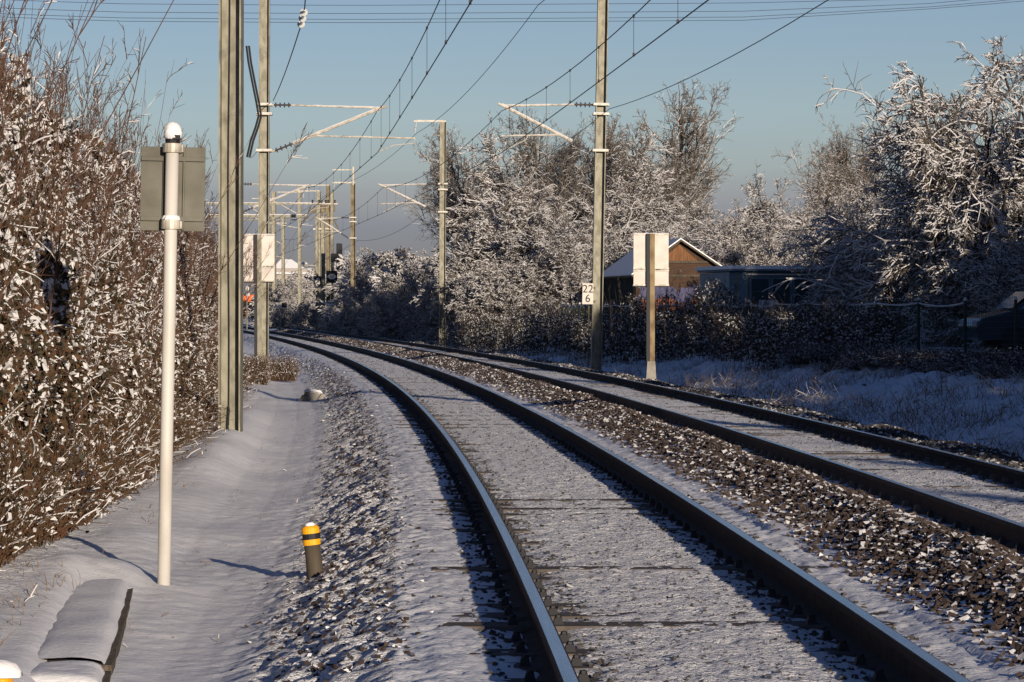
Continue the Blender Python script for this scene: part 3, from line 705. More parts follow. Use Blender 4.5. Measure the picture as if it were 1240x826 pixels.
hl=['leafy snow dusted shrub nearest the camera, at the left edge','snow dusted hedge shrub right behind the white pole','hedge shrub behind the grey plate back, second beyond the white pole',
    'hedge shrub just left of the nearest steel mast','hedge shrub half hidden by the nearest mast','hedge shrub seen through the gap left of the nearest mast','far end shrub of the left hedge','last shrub of the left hedge near the twin cream plates']
ypos=[19.5,24.2,28.9,33.6,38.3,43,47.7,52.4,57.1,61.8,66.5,71.2,75.9,80.6]
hs=0
for i,yv in enumerate(ypos):
    u=-4.42+random.uniform(-.08,.08)-(.0 if yv<40 else .05); x=tc(u,yv); rz=-math.atan(float(D1(yv)))
    sc_=(1,1,random.choice((1.0,1.06,.95))*(1.13 if yv<27 else (1.04 if yv<40 else .97)))
    base=HV[i%4]; loc=(x,yv,ground(x,yv)-.05)
    lab=hl[min(i,3)] if i<4 else hl[3+min(i-3,4)]
    o=base if i<4 else clone(base,loc)
    o.location=loc; o.rotation_euler=(0,0,rz); o.scale=sc_; o['label']=('snow dusted shrub of the long hedge left of the path, beyond the nearest mast' if i>=6 else ['leafy snow dusted shrub nearest the camera in the bottom left','snow dusted hedge shrub directly behind the white pole','hedge shrub showing right of the grey plate back','hedge shrub with tall bare shoots left of the nearest mast','hedge shrub touching the left side of the nearest mast','hedge shrub behind the foot of the nearest mast'][i])
    if i>=6: o['group']='far shrubs of the left hedge'
# reddish-brown undergrowth at the hedge foot
def undergrowth(name,n,H,W,Ln,lab,snowd=.25,m='redstem',th=.004):
    root=empty(name,(0,0,0),label=lab,cat='undergrowth')
    s=NP(); st=np.stack([rng.uniform(-W/2,W/2,n),rng.uniform(-Ln/2,Ln/2,n),np.full(n,-.06)],-1)
    d=np.stack([rng.normal(0,.35,n),rng.normal(0,.35,n),np.ones(n)],-1); L=H*rng.uniform(.4,1.1,n)
    p,dd,rr=grow(st,d,L,np.full(n,th),5,.14,.03,.4); s.add(*tubes(p,dd,rr,.004,snowd*.5))
    a=spawn(p,dd,L,rr,4,.2,.7,.4,.1); p2,d2,r2=grow(a[0],a[1],a[2],np.full(len(a[0]),th*.7),3,.2,0,.5); s.add(*tubes(p2,d2,r2,.006,snowd))
    s.build('stems',[M[m],M['snow_twig']],root)
    f=NP(); e=p2[:,-1]; v,q=leaves(e,rng.uniform(.012,.03,len(e))); f.add(v,q,np.where(rng.random(len(e))<.5,0,2))
    e2=p2[rng.random(len(p2))<snowd,2]; 
    if len(e2): v,q=lumps(e2,rng.uniform(.010,.022,len(e2)),.6,.6); f.add(v,q,np.ones(len(q),int))
    f.build('foliage',[M['leaf'],M['snow_twig'],M['leafdark']],root)
    return root
UV=[undergrowth('undergrowth',1500,.75,.9,3.2,'x',.2) for _ in range(2)]
WV=[undergrowth('weeds',1300,.7,1.0,3.0,'x',.25,'bark') for _ in range(2)]
ul=['rusty brown undergrowth at the foot of the nearest hedge shrub','rusty brown undergrowth behind the white pole','red stemmed undergrowth left of the snow bank','brown undergrowth close to the foot of the nearest mast']
k=0
for yv in np.arange(21.8,84,3.1):
    x=tc(-3.62-(.0 if yv<27 else .0),yv); loc=(x,yv,ground(x,yv)); o=UV[k] if k<2 else clone(UV[k%2],loc)
    o.location=loc; o.rotation_euler=(0,0,-math.atan(float(D1(yv)))+(PI if k%3==2 else 0)); o.scale=(1,1,1.0 if yv<36 else .7)
    o['label']=ul[k] if k<4 else 'low brown undergrowth along the hedge foot beyond the nearest mast'
    if k>=4:o['group']='undergrowth along the left hedge'
    k+=1
# clump of brown stems at the foot of the left mast with the twin plates
for (px,Z,s_) in ((312,80,.9),(322,86,.9)):
    p=P(px,470,Z); o=clone(UV[0],(p.x,Z,ground(p.x,Z)),random.random()*3,(.5,.5,s_),'small snowy brown clump at the foot of the twin cream plates','clumps by the left mast')
# --- dark speckled bushes along the right bank
SV=[make_shrub('bramble_bush',2.0,4.2,2.1,7500,1300,120,'x',low=.7,shoot=.5,stem='bark',leafm='leafdark',lr=(.02,.05),sr=(.018,.036)) for _ in range(2)]
fpts=[(2.0,132),(2.9,122),(5.6,106),(8.3,92),(10.7,71),(12.4,55),(14,38),(15.0,22)]
def fpos(t):
    n=len(fpts)-1; i=min(int(t*n),n-1); f=t*n-i; return (fpts[i][0]*(1-f)+fpts[i+1][0]*f, fpts[i][1]*(1-f)+fpts[i+1][1]*f)
sl=[(592,150,372),(625,140,368),(655,134,366),(690,126,370),(722,120,372),(752,114,374),(785,108,368),(815,103,342),(850,99,365),(885,94,372),(920,90,368),(955,86,365),(985,82,372)]
for i,(px,Z,yt) in enumerate(sl):
    X=(px-CX)/F*Z; zt=CAMZ+(HY-yt)/F*Z; zg=ground(X,Z); h=(zt-zg)/1.95
    loc=(X,Z,zg-.05); o=SV[i] if i<2 else clone(SV[i%2],loc)
    o.location=loc; o.rotation_euler=(0,0,-1.2+random.uniform(-.3,.3)+(PI*(random.random()<.0))); o.scale=(.9,.9,max(.45,h)); o['label']='dark bramble bush speckled with snow on the bank in front of the wire fence'; o['group']='bramble bushes on the right bank'
for i in range(16):
    px=1000+i*17; Z=np.interp(px,[1000,1260],[80,62]); X=(px-CX)/F*Z; zg=ground(X,Z)
    o=WV[i] if i<2 else clone(WV[i%2],(0,0,0)); o.location=(X,Z,zg-.05); o.rotation_euler=(0,0,random.random()*6); o.scale=(1.3,.7,random.uniform(.35,.8)); o['label']='low dark weeds in front of the open stretch of wire fence'; o['group']='weeds below the fence'
# grass on the banks (stuff)
def grass(name,u,y,h,lab,n_bl=3,m='grass',snowp=.12):
    n=len(u); s=D1(y); kk=np.sqrt(1+s*s); st=np.stack([X1(y)+u*kk,y,ground_u(u,y)-.02],-1)
    d=np.stack([rng.normal(0,.6,n),rng.normal(0,.6,n),np.ones(n)],-1)
    p,dd,rr=grow(st,d,h,np.full(n,.0022)*(1+y/40),3,.15,.2,.2); g=NP(); g.add(*tubes(p,dd,rr,.006,snowp)); o=g.build(name,[M[m],M['snow_twig']],None)
    return tag(o,lab,'grass',kind='stuff')
n=22000; y=30*(150/30)**rng.random(n); u=rng.uniform(7.6,13,n); ok=vnoise(u,y*.6,.8,11)>-.02; u=u[ok];y=y[ok]
grass('grass',u,y,rng.uniform(.10,.48,len(u)),'dry grass and weeds poking through the snow on the right bank',snowp=.4)
n=1500; y=16*(60/16)**rng.random(n); u=rng.uniform(-4.2,-2.7,n); ok=vnoise(u,y*.6,1.5,12)>-.05; u=u[ok];y=y[ok]
grass('grass',u,y,rng.uniform(.04,.16,len(u)),'dry stalks poking through the snow on the left bank',snowp=.1)
n=220; y=17*(60/17)**rng.random(n); u=rng.uniform(-2.3,-1.2,n); grass('grass',u,y,rng.uniform(.02,.09,n),'few grass blades standing in the snow of the path',snowp=.2)
# ---------------------------------------------------------------- trees outside the right edge of the frame (they shade the bank)
for i,(x,y,s_,kd) in enumerate([(15.5,62,.95,'round2'),(15,54,.8,'arch2'),(15.5,46,.9,'round2'),(15,38,.85,'arch1'),(15.2,30,.9,'round1'),(15,22,.8,'arch2'),(15.4,14,.85,'round2'),(15,6,.8,'arch1'),(15.5,-3,.85,'round2'),(15.2,-12,.85,'arch2'),(15.6,-22,.85,'round1'),(16,-32,.8,'arch1'),
        (22,70,1.5,'round1'),(21,55,1.4,'round2'),(22,40,1.5,'round1'),(21,25,1.4,'arch1'),(22,8,1.4,'round2'),(26,84,1.6,'round1'),(23,96,1.3,'round2'),(27,60,1.7,'round2')]):
    plant(kd,x,y,s_,'snowy roadside tree standing beyond the right edge behind the fence line','trees right of the frame')
def evergreen(H):
    root=empty('evergreen_tree',(0,0,0),label='x',cat='tree'); s=NP(); n=1
    p,dd,rr=grow(np.array([[0,0,-.2]]),np.array([[0,0,1.0]]),np.array([H]),np.array([.16]),12,.02,0,.15); s.add(*tubes(p,dd,rr,.0,0)); s.build('trunk',[M['bark'],M['snow_twig']],root)
    f=NP(); k=9000; z=H*(.04+.96*rng.random(k)**1.3); r=(1-z/H)*H*.26*np.sqrt(rng.random(k))+.1; a=rng.uniform(0,2*PI,k); r=r*(1+.25*vnoise(a*2,z,2,1))
    c=np.stack([r*np.cos(a),r*np.sin(a),z],-1); v,q=leaves(c,rng.uniform(.12,.26,k)); f.add(v,q,np.where(rng.random(k)<.75,0,1)); f.build('crown',[M['leafdark'],M['snow_twig']],root); return root
EV=[evergreen(9.5),evergreen(9.5)]
for i,(x,y,h) in enumerate([(17,66,9.5),(18.2,59,8.6),(17,52,8.2),(18.5,45,8.6),(17.5,37,8.5),(16.5,29,7),(15.8,24,5.8),(15.8,19,5.6),(15.8,14,5.4),(15.8,9,5.6),(15.8,4,5.4),(15.8,-1,5.6),(15.8,-7,5.6),(15.8,-13,5.3),(15.8,-19,5.5),(24,78,11),(24.5,70,11),(25,62,11.5),(24.5,54,11.5),(24,46,11.5),(24,38,11),(23.5,30,11),(28,86,12)]):
    loc=(x,y,ground(x,y)-.1); o=EV[i] if i<2 else clone(EV[i%2],loc)
    o.location=loc; o.rotation_euler=(0,0,random.random()*6); k_=h/9.5; o.scale=(k_*1.25,k_*1.25,k_); o['label']='dark evergreen tree beyond the right edge of the picture'; o['group']='evergreens right of the frame'
for i in range(26):
    x,y=14.2+random.uniform(-.3,.4),66-i*4.0
    clone(SV[i%2],(x,y,ground(x,y)-.1),-PI+random.uniform(-.3,.3),(1.3,1.15,random.uniform(1.5,2.1)),'tall dark bush of the hedge beyond the right edge','hedge right of the frame')
# ================================================================= FENCE
fr=empty('wire_fence',(0,0,0),label='dark wire mesh fence with a snowy top wire running along the right bank',cat='fence')
NP_=34; fp=[fpos(i/(NP_-1)) for i in range(NP_)]
for i,(x,y) in enumerate(fp):
    zt=1.62+.06*random.random(); zg=ground(x,y)
    mb=MB(M['fence'],M['snow_twig']); mb.tube([(x,y,zg-.3),(x,y,zt)],.035,8); mb.lathe([(.04,0),(.045,.03),(.02,.07),(0,.08)],8,(x,y,zt),1,.3); mb.build('post',fr)
mb=MB(M['fence'],M['snow_twig']); 
for i in range(NP_-1):
    a=Vector((*fp[i],0));b=Vector((*fp[i+1],0)); L=(b-a).length; za=ground(a.x,a.y);zb=ground(b.x,b.y)
    for k in range(11):
        t=k/10; mb.tube([a+Vector((0,0,za+(1.56-za)*t)),b+Vector((0,0,zb+(1.56-zb)*t))],.004,3,0,False)
    nv=int(L/.16)
    for k in range(nv):
        t=k/nv; p=a.lerp(b,t); mb.tube([p+Vector((0,0,za+(zb-za)*t)),p+Vector((0,0,1.56))],.004,3,0,False)
    if fp[i][1]>78:
        sg=random.uniform(.02,.09); pts=span(a+Vector((0,0,1.60)),b+Vector((0,0,1.60)),sg,8); mb.tube(pts,[random.uniform(.015,.032) for _ in pts],6,1)
mb.build('mesh_panel',fr)
# ================================================================= SHED
def loc3(root): return root
th=.147; Zs=140.; sh=empty('wooden_shed',P(825,380,Zs)*1.0,th,label='small gabled shed with orange boards under the gable and a snowy roof',cat='shed'); sh.location.z=.25
W=3.85; EZ=2.75; PK=4.1-.05; Lh=8.0
pxo=.0
def shp(x,y,z): return (x,y,z)
mb=MB(M['brownwood'],M['greenwood'])
xl,xr,xp=-1.95,1.9,-.08
mb.add([(xl,0,-.3),(xr,0,-.3),(xr,0,EZ),(xp,0,PK),(xl,0,EZ-.05)],[(0,1,2,3,4)])
mb.add([(xl,Lh,-.3),(xr,Lh,-.3),(xr,Lh,EZ),(xp,Lh,PK),(xl,Lh,EZ-.05)],[(4,3,2,1,0)])
mb.add([(xr,0,-.3),(xr,Lh,-.3),(xr,Lh,EZ),(xr,0,EZ)],[(0,1,2,3)])
mb.add([(xl,0,-.3),(xl,Lh,-.3),(xl,Lh,EZ-.05),(xl,0,EZ-.05)],[(3,2,1,0)],1)
for k in range(26): mb.box((xl-.012,.15+k*.3,1.2),(.02,.04,2.9),1)
mb.build('wall',sh)
mb=MB(M['orangewood']); mb.add([(-.95,-.03,3.25),(.7,-.03,3.25),(xp,-.03,PK-.12)],[(0,1,2)]); 
for k in range(9): mb.box((-.75+k*.17,-.04,3.36+.0*k),(.03,.02,.25))
mb.build('gable_boarding',sh)
mb=MB(M['wood']); mb.box((0,-.05,3.2),(2.3,.05,.09)); mb.box((0,-.05,2.62),(3.8,.05,.08)); mb.build('beam',sh)
def roofside(xe,ze):
    mb=MB(M['wood'],M['snow']); dx=(xe-xp)
    ext=1.13; ex=xp+dx*ext; ez=PK+.02+(ze-PK)*ext
    y0,y1=-.35,Lh+.2
    for (o_,t_,m_) in ((.0,.09,0),(.093,.055,1)):
        e=.0 if m_==0 else -.06
        mb.add([(xp,y0-e,PK+.02+o_),(ex,y0-e,ez+o_),(ex,y1,ez+o_),(xp,y1,PK+.02+o_),(xp,y0-e,PK+.02+o_+t_),(ex,y0-e,ez+o_+t_),(ex,y1,ez+o_+t_),(xp,y1,PK+.02+o_+t_)],
            [(0,1,2,3),(7,6,5,4),(0,4,5,1),(1,5,6,2),(2,6,7,3),(3,7,4,0)],m_)
    return mb.build('roof_slope',sh)
roofside(xl,EZ-.05); roofside(xr,EZ)
# painted shapes on the lower front wall
def blob(cx,cz,rx,rz_,m,yy,seed):
    r_=random.Random(seed); mb=MB(M[m]); n=18; pts=[]
    for k in range(n):
        t=2*PI*k/n; q=1+.22*r_.uniform(-1,1); pts.append((cx+rx*q*math.cos(t),yy,max(.0,cz+rz_*q*math.sin(t))))
    mb.add(pts,[tuple(range(n))]); return mb.build('painted_patch',sh)
blob(-1.1,1.85,.85,.42,'purple',-.012,1); blob(.95,1.9,.95,.36,'purple',-.012,2); blob(-.9,1.35,.95,.36,'orangep',-.018,3); blob(.5,1.3,.9,.40,'orangep',-.018,4); blob(.1,1.75,.5,.32,'purple',-.024,5); blob(1.35,1.4,.4,.3,'orangep',-.024,6)
# ================================================================= CABIN
cb=empty('site_cabin',P(935,380,116),.18,label='blue green site cabin with a flat snowy roof right of the shed',cat='cabin'); cb.location.z=.25
mb=MB(M['teal']); mb.box((0,2.2,1.2),(3.1,4.4,2.6)); mb.build('body',cb)
mb=MB(M['snow'],M['teal']); mb.box((.05,2.1,2.66),(3.5,4.9,.13),0); mb.box((.05,2.1,2.56),(3.35,4.8,.07),1); mb.build('roof',cb,bevel=.03)
for k in range(3):
    mb=MB(M['teal'],M['glass']); x=-.45+k*.78; mb.box((x,-.02,1.75),(.74,.05,1.15),0); mb.box((x,-.045,1.75),(.62,.03,1.02),1); mb.build('window',cb)
mb=MB(M['sheet']); mb.box((-.18,-.10,1.25),(.66,.03,.55)); mb.build('sheet',cb)
mb=MB(M['white']); mb.box((.3,-.10,2.42),(2.6,.06,.05)); mb.build('gutter',cb)
mb=MB(M['galvdark']);
for x in (-1.3,-.85): mb.box((x,-.02,1.2),(.05,.05,2.5))
mb.build('corner_post',cb)
# ================================================================= CAR
cp=P(1192,380,77); car=empty('parked_car',(cp.x,77,.44),.12,label='dark car parked behind the fence at the right edge, its windows pale blue',cat='car')
side=[(-.35,.30),(-.42,.62),(-.30,.80),(.35,.95),(.50,1.0),(1.0,1.42),(1.35,1.53),(2.6,1.56),(3.5,1.46),(3.95,1.02),(4.05,.6),(3.95,.30)]
mb=MB(M['carp']); n=len(side); vs=[];
for sy,ins in ((-.85,0),(-.80,1),(.80,1),(.85,0)):
    pass
sec=[]
for y_,kf in ((-.86,0),(.86,0)):
    for (a,b) in side:
        tz=max(0,(b-.95)/.6); vs.append((a,y_*(1-.16*tz),b))
mb.add(vs,[tuple(range(n))]+[tuple(n+i for i in range(n))[::-1]]+[(i,i+n,(i+1)%n+n,(i+1)%n) for i in range(n)])
mb.build('body',car,bevel=.04)
def win(pts,nm='window'):
    mb=MB(M['glassl']); mb.add(pts,[tuple(range(len(pts)))]); return mb.build(nm,car)
M['glassl']=mat('car_glass_sky_reflection',(.15,.24,.28),.12,spec=.8)  # sky reflection in the car windows is put into this pale base colour
wy=lambda b:-.86*(1-.16*max(0,(b-.95)/.6))-.012
win([(.62,wy(1.02),1.02),(1.0,wy(1.02),1.02),(1.12,wy(1.42),1.42),(.98,wy(1.36),1.36)]); win([(1.12,wy(1.02),1.02),(1.75,wy(1.02),1.02),(1.75,wy(1.45),1.45),(1.26,wy(1.45),1.45)]);
mb=MB(M['glass']); mb.add([(1.88,wy(1.02),1.02),(3.3,wy(1.02),1.02),(3.2,wy(1.44),1.44),(1.88,wy(1.46),1.46)],[(0,1,2,3)]); mb.build('window',car)
mb=MB(M['glassl']); mb.add([(.47,-.74,1.02),(.47,.74,1.02),(.95,.66,1.41),(.95,-.66,1.41)],[(0,1,2,3)]); o=mb.build('windscreen',car); o.location=(-.02,0,.015)
mb=MB(M['black']); mb.lathe([(0,-.09),(.10,-.07),(.13,0),(.10,.07),(0,.09)],12,(1.05,-.98,1.02)); mb.build('mirror',car)
mb=MB(M['sheet']); mb.box((2.0,-.89,.93),(.5,.02,.05)); mb.build('door_handle',car)
for x in (.5,3.25):
    for s_ in (-1,1):
        mb=MB(M['tyre'],M['black']); mb.lathe([(0,-.1),(.2,-.1),(.32,-.09),(.32,.09),(.2,.1),(0,.1)],20); mb.lathe([(0,-.115),(.17,-.108),(.19,-.1)],14,m=1)
        mb.v=[(v[0],v[2],v[1]) for v in mb.v]; w=mb.build('wheel',car,loc=(x,s_*.78,.30)); w.rotation_euler=(0,0,0 if s_<0 else PI)
for s_ in (-1,1):
    mb=MB(M['sheet']); mb.box((-.36,s_*.6,.68),(.1,.32,.14)); mb.build('headlight',car)
# ================================================================= FAR RAILWAY FURNITURE
def farpost(px,Z,ytop,label,w=.32,ybot=None,m='galv',name='steel_post',cat='post',grp=None):
    X=(px-CX)/F*Z; zt=CAMZ+(HY-ytop)/F*Z; zb=-.1 if ybot is None else CAMZ+(HY-ybot)/F*Z
    root=empty(name,(X,Z,zb),0,label=label,cat=cat,group=grp); hmast(root,zt-zb,w,w,m,-.5).rotation_euler=(0,0,R(3)); return root,(zt-zb)
g5='cluster of posts at the signals'
f1,h1=farpost(386.5,250,231,'left one of the two tall masts in the signal cluster')
f2,h2=farpost(397.5,252,224,'tallest post in the signal cluster, dark headed',m='galvdark')
f3,h3=farpost(391.5,244,262,'paler slim post between the tall masts of the signal cluster',w=.30)
s1_,h4=farpost(402.5,240,232,'slim signal post carrying a black light signal head and a black board',w=.22,name='signal_post',cat='railway signal')
s2_,h5=farpost(384,238,262,'signal post carrying an upright board with a white oval',w=.22,name='signal_post',cat='railway signal')
def fz(root,py,Z): return CAMZ+(HY-py)/F*Z-root.location.z
def fx(root,px,Z): return (px-CX)/F*Z-root.location.x
mb=MB(M['black']); 
mb.box((fx(s1_,411,240),-.1,fz(s1_,311,240)),(.42,.3,1.9)); mb.box((fx(s1_,410,240),-.12,fz(s1_,300,240)),(.30,.3,.62)); mb.box((fx(s1_,407,240),-.1,fz(s1_,312,240)),(.75,.2,.6)); mb.build('signal_head',s1_)
mb=MB(M['white']); mb.box((fx(s1_,410.5,240),-.2,fz(s1_,319,240)),(.22,.05,.55)); mb.build('plate',s1_)
mb=MB(M['tube']); mb.box((fx(s1_,407,240),0,fz(s1_,314.7,240)),(.7,.2,.06)); mb.build('bracket',s1_)
mb=MB(M['black']); mb.box((fx(s1_,402,240),-.2,fz(s1_,335,240)),(.80,.04,.85)); b_=mb.build('board',s1_)
mb=MB(M['white']); c0=Vector((fx(s1_,402,240),-.23,fz(s1_,335,240))); mb.add([c0+Vector(q) for q in ((-.33,0,0),(-.15,0,-.19),(.15,0,-.19),(.33,0,0),(.15,0,.19),(-.15,0,.19))],[(0,1,2,3,4,5)]); d_=mb.build('lozenge',b_)
textmesh('13',.26,M['black'],'numeral',b_,c0+Vector((0,-.02,0)))
mb=MB(M['black']); mb.box((fx(s2_,385,238),-.2,fz(s2_,341.5,238)),(.52,.04,.85)); b_=mb.build('board',s2_)
mb=MB(M['white']); c0=Vector((fx(s2_,385,238),-.23,fz(s2_,341.5,238))); mb.add([c0+Vector((.17*math.cos(t),0,.31*math.sin(t))) for t in np.linspace(0,2*PI,17)[:-1]],[tuple(range(16))]); mb.build('oval',b_)
textmesh('U',.28,M['black'],'numeral',b_,c0+Vector((0,-.02,0)))
# switch gear on top of the tall cluster masts
for root,Z,px in ((f1,250,386.5),(f2,252,397.5)):
    z0=fz(root,247,Z)
    mb=MB(M['galvdark'],M['tube']); mb.box((0,0,z0),(1.5,.4,.10),1); mb.box((.35,-.1,z0-.35),(.35,.3,.5),0); mb.box((-.4,-.1,z0-.5),(.3,.3,.45),0); mb.tube([(-.7,0,z0-1.3),(.1,0,z0-.6),(.8,0,z0-1.9)],.05,5,0); mb.tube([(.5,-.1,z0-.1),(.1,-.1,z0-1.6)],.04,5,0); mb.box((0,-.1,z0-1.9),(.9,.3,.12),1); mb.build('switch_gear',root)
    mb=MB(M['ins']); 
    for k in (-.5,0,.5): mb.lathe([(.03,0),(.1,.08),(.03,.12),(.1,.2),(.03,.26)],8,(k,0,z0+.05))
    mb.build('insulator',root)
    for k in range(9):
        mb=MB(M['galvdark']); mb.box((-.26,-.1,z0-2.4-k*.35),(.22,.1,.10)); mb.build('step',root)
mb=MB(M['tube']); mb.box((-.9,0,h1-.02),(2.0,.08,.07)); mb.build('top_arm',f1); insulator(f1,(-1.2,0,h1-.05),(-1.2,0,h1-.55),.1,3,'insw')
mb=MB(M['tube']); mb.box((-.9,0,h2-.02),(2.0,.08,.07)); mb.build('top_arm',f2); insulator(f2,(-1.6,0,h2-.05),(-1.6,0,h2-.55),.1,3,'insw')
# lamp on a bracket, left of the cluster
mb=MB(M['tube'],M['snow_twig']); mb.tube([(0,-.1,fz(f1,322,250)),(-1.2,-.1,fz(f1,321,250))],.05,6); mb.lathe([(.28,0),(.2,.12),(0,.2)],10,(-1.1,-.1,fz(f1,320,250)),1); mb.build('bracket',f1)
for (px,Z,yt,yb,lab,w) in ((363,275,224,386,'slim mast standing between the left mast and the signal cluster',.30),(343,290,262,392,'mast right behind the cream and black board',.32),(332,285,232,394,'dark lattice topped mast behind the left twin plates',.38),(326.5,300,240,392,'mast almost hidden behind the left steel mast',.3)):
    r_,hh=farpost(px,Z,yt,lab,w,yb)
    mb=MB(M['tube']); mb.box((-.8,0,hh-.6),(2.2,.08,.07)); mb.tube([(0,0,hh-2.5),(-2.2,0,hh-1.3)],.04,5); mb.tube([(0,0,hh-3.6),(-1.8,0,hh-3.3)],.04,5); mb.build('cantilever',r_)
gt=empty('portal_beam',P(296,262,262),0,label='white snow topped portal beam spanning to the signal cluster',cat='gantry beam')
mb=MB(M['galv'],M['snow_twig']); x1=(372-296)/F*262; mb.box((x1/2-1.5,0,0),(x1+3,.25,.20)); mb.box((x1/2-1.5,0,.13),(x1+3,.22,.06),1); mb.box((x1/2-1.5,0,-.28),(x1+3,.1,.08)); mb.build('lower_beam',gt)
for k in range(12): 
    pass
mb=MB(M['galv'],M['snow_twig']); x2=(403-296)/F*262; mb.box((x2/2-1.5,0,(262-247)/F*262),(x2+3,.16,.14)); mb.box((x2/2-1.5,0,(262-247)/F*262+.09),(x2+3,.14,.05),1); mb.build('upper_beam',gt)
bd=empty('speed_board',P(340,392,250),0,label='low board half cream and half black beside the far curve',cat='track board')
k=F/250; mb=MB(M['galv']); mb.tube([(0,0,-.3),(0,0,1.3)],.05,8); mb.build('post',bd)
mb=MB(M['platew']); mb.box((-.22,-.08,1.4),(.44,.04,.42)); mb.build('plate',bd); mb=MB(M['platew']); mb.box((.26,-.08,1.4),(.46,.04,.46)); mb.build('plate',bd); mb=MB(M['black']); mb.box((.26,-.11,1.4),(.36,.03,.36)); mb.build('panel',bd)
# small round white sign + orange rail vehicle in the gap left of the twin plates
ws=empty('round_sign',P(299,392,240),0,label='small white round sign above a white plate in the gap left of the left mast',cat='track sign')
mb=MB(M['galv']); mb.tube([(0,0,-.5),(0,0,2.4)],.05,8); mb.build('post',ws)
mb=MB(M['white']); mb.lathe([(0,-.02),(.2,-.02),(.2,.02),(0,.02)],16); mb.v=[(v[0],v[2]-.1,v[1]+2.55) for v in mb.v]; mb.build('disc',ws)
mb=MB(M['white']); mb.box((0,-.1,2.12),(.42,.03,.22)); mb.build('plate',ws)
tv=empty('rail_vehicle',P(300,391,330),.1,label='small orange rail vehicle far down the track in the gap left of the left mast',cat='rail vehicle')
mb=MB(M['orange']); mb.box((0,2,1.5),(2.2,5,1.5)); mb.box((0,2,2.5),(1.8,3,.6)); mb.build('body',tv,bevel=.1)
mb=MB(M['glass']); mb.box((0,-.52,1.8),(1.5,.04,.6)); mb.build('window',tv)
mb=MB(M['black']); mb.box((0,2,.6),(2.0,4.6,.35)); mb.build('chassis',tv)
for y_ in (.6,3.4):
    for x_ in (-.75,.75):
        mb=MB(M['black']); mb.lathe([(0,-.07),(.42,-.07),(.42,.07),(0,.07)],16); mb.v=[(v[2]+x_,v[0]+y_,v[1]+.45) for v in mb.v]; mb.build('wheel',tv)
# far house with a snowy roof
fh=empty('house',P(352,362,430),.1,label='far house with a snow covered hipped roof behind the mast row left of the signals',cat='house')
mb=MB(M['housewall']); mb.box((0,3,2.0),(5.0,6,4.0)); mb.build('wall',fh)
mb=MB(M['snow']); mb.add([(-3,-.5,3.2),(3,-.5,3.2),(3,6.5,3.2),(-3,6.5,3.2),(-1.2,3,5.2),(.2,3,5.2)],[(3,2,1,0),(0,1,5,4),(1,2,5),(2,3,4,5),(3,0,4)]); mb.build('roof',fh)
for x_ in (-1.4,1.2):
    mb=MB(M['glass']); mb.box((x_,-.02,2.0),(.8,.06,1.1)); mb.build('window',fh)
# ================================================================= CAMERA, SUN, SKY
cam=bpy.data.cameras.new('camera'); co=bpy.data.objects.new('camera',cam); col.objects.link(co); sc.camera=co
cam.sensor_width=36; cam.lens=36*F/1240; cam.clip_start=.5; cam.clip_end=12000
co.location=(0,0,CAMZ); co.rotation_euler=(R(90)-math.atan((413-HY)/F),0,0)
AZ=R(18.5); EL=R(8.8)
sd=Vector((math.sin(AZ),-math.cos(AZ),math.tan(EL))).normalized()
sun=bpy.data.lights.new('sun','SUN'); so=bpy.data.objects.new('sun',sun); col.objects.link(so)
sun.energy=5.0; sun.angle=R(.53); sun.color=(1.0,.86,.70); so.rotation_euler=(-sd).to_track_quat('-Z','Y').to_euler()
w=bpy.data.worlds.new('World'); sc.world=w; w.use_nodes=True; nt=w.node_tree; bg=nt.nodes['Background']
sky=nt.nodes.new('ShaderNodeTexSky'); sky.sky_type='NISHITA'; sky.sun_disc=False; sky.sun_elevation=EL; sky.sun_rotation=PI-AZ; sky.altitude=50; sky.air_density=1.0; sky.dust_density=.3; sky.ozone_density=2.5
tcn=nt.nodes.new('ShaderNodeTexCoord'); sx=nt.nodes.new('ShaderNodeSeparateXYZ'); nt.links.new(tcn.outputs['Generated'],sx.inputs[0])
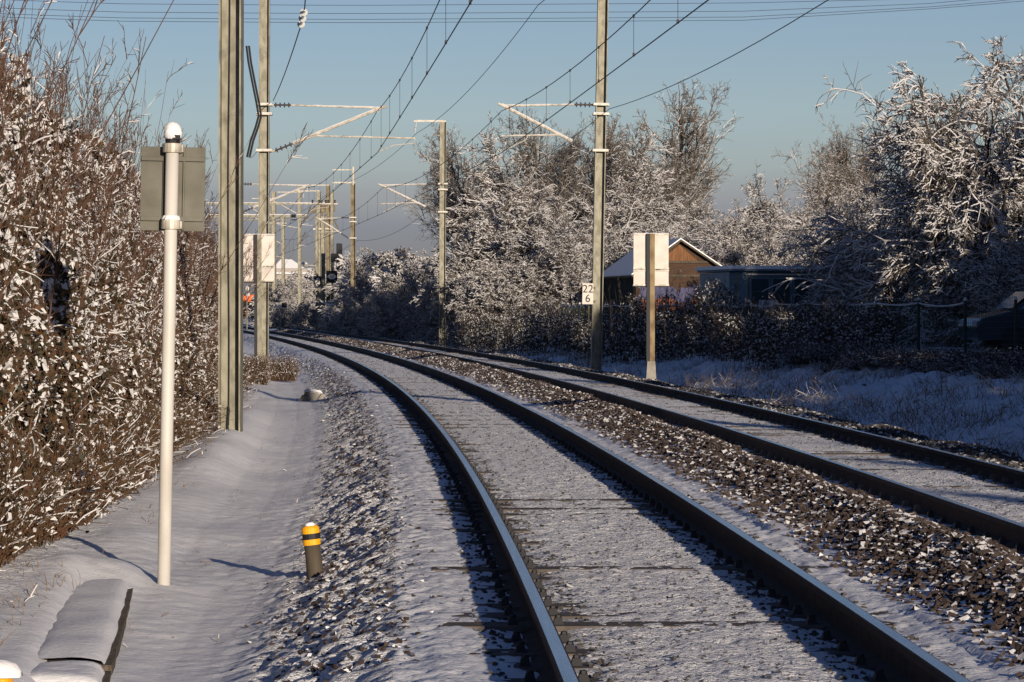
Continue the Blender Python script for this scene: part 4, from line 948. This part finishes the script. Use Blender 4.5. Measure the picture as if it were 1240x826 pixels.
mpn=nt.nodes.new('ShaderNodeMapping'); mpn.inputs['Scale'].default_value=(3,3,40); nn_=nt.nodes.new('ShaderNodeTexNoise'); nn_.inputs['Scale'].default_value=2.2; nn_.inputs['Detail'].default_value=5
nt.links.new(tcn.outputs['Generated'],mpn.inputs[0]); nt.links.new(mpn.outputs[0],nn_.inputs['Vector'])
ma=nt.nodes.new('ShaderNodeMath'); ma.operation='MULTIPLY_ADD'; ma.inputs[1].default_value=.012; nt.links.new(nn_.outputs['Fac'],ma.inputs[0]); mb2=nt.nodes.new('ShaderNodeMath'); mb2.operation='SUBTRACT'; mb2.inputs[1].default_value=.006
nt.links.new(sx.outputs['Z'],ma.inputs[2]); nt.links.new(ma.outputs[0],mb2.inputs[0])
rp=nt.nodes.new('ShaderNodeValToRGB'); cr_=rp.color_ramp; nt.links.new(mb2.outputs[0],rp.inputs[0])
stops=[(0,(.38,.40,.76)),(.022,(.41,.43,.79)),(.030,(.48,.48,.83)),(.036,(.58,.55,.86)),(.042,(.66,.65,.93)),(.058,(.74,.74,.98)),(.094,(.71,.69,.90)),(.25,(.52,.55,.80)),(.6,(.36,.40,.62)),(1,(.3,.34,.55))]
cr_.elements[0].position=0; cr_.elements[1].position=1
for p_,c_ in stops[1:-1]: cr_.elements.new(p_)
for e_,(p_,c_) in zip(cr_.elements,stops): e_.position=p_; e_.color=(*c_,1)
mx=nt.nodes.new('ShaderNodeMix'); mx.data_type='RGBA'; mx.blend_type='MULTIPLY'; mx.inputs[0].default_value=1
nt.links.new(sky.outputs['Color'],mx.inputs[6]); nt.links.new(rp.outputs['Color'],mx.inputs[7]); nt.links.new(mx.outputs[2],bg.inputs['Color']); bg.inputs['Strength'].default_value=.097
sc.view_settings.view_transform='Standard'; sc.view_settings.look='None'; sc.view_settings.exposure=.22; sc.view_settings.gamma=1; sc.view_settings.use_curve_mapping=False
sc.render.engine='CYCLES'; sc.cycles.max_bounces=5; sc.cycles.diffuse_bounces=2; sc.cycles.glossy_bounces=3; sc.cycles.use_denoising=True
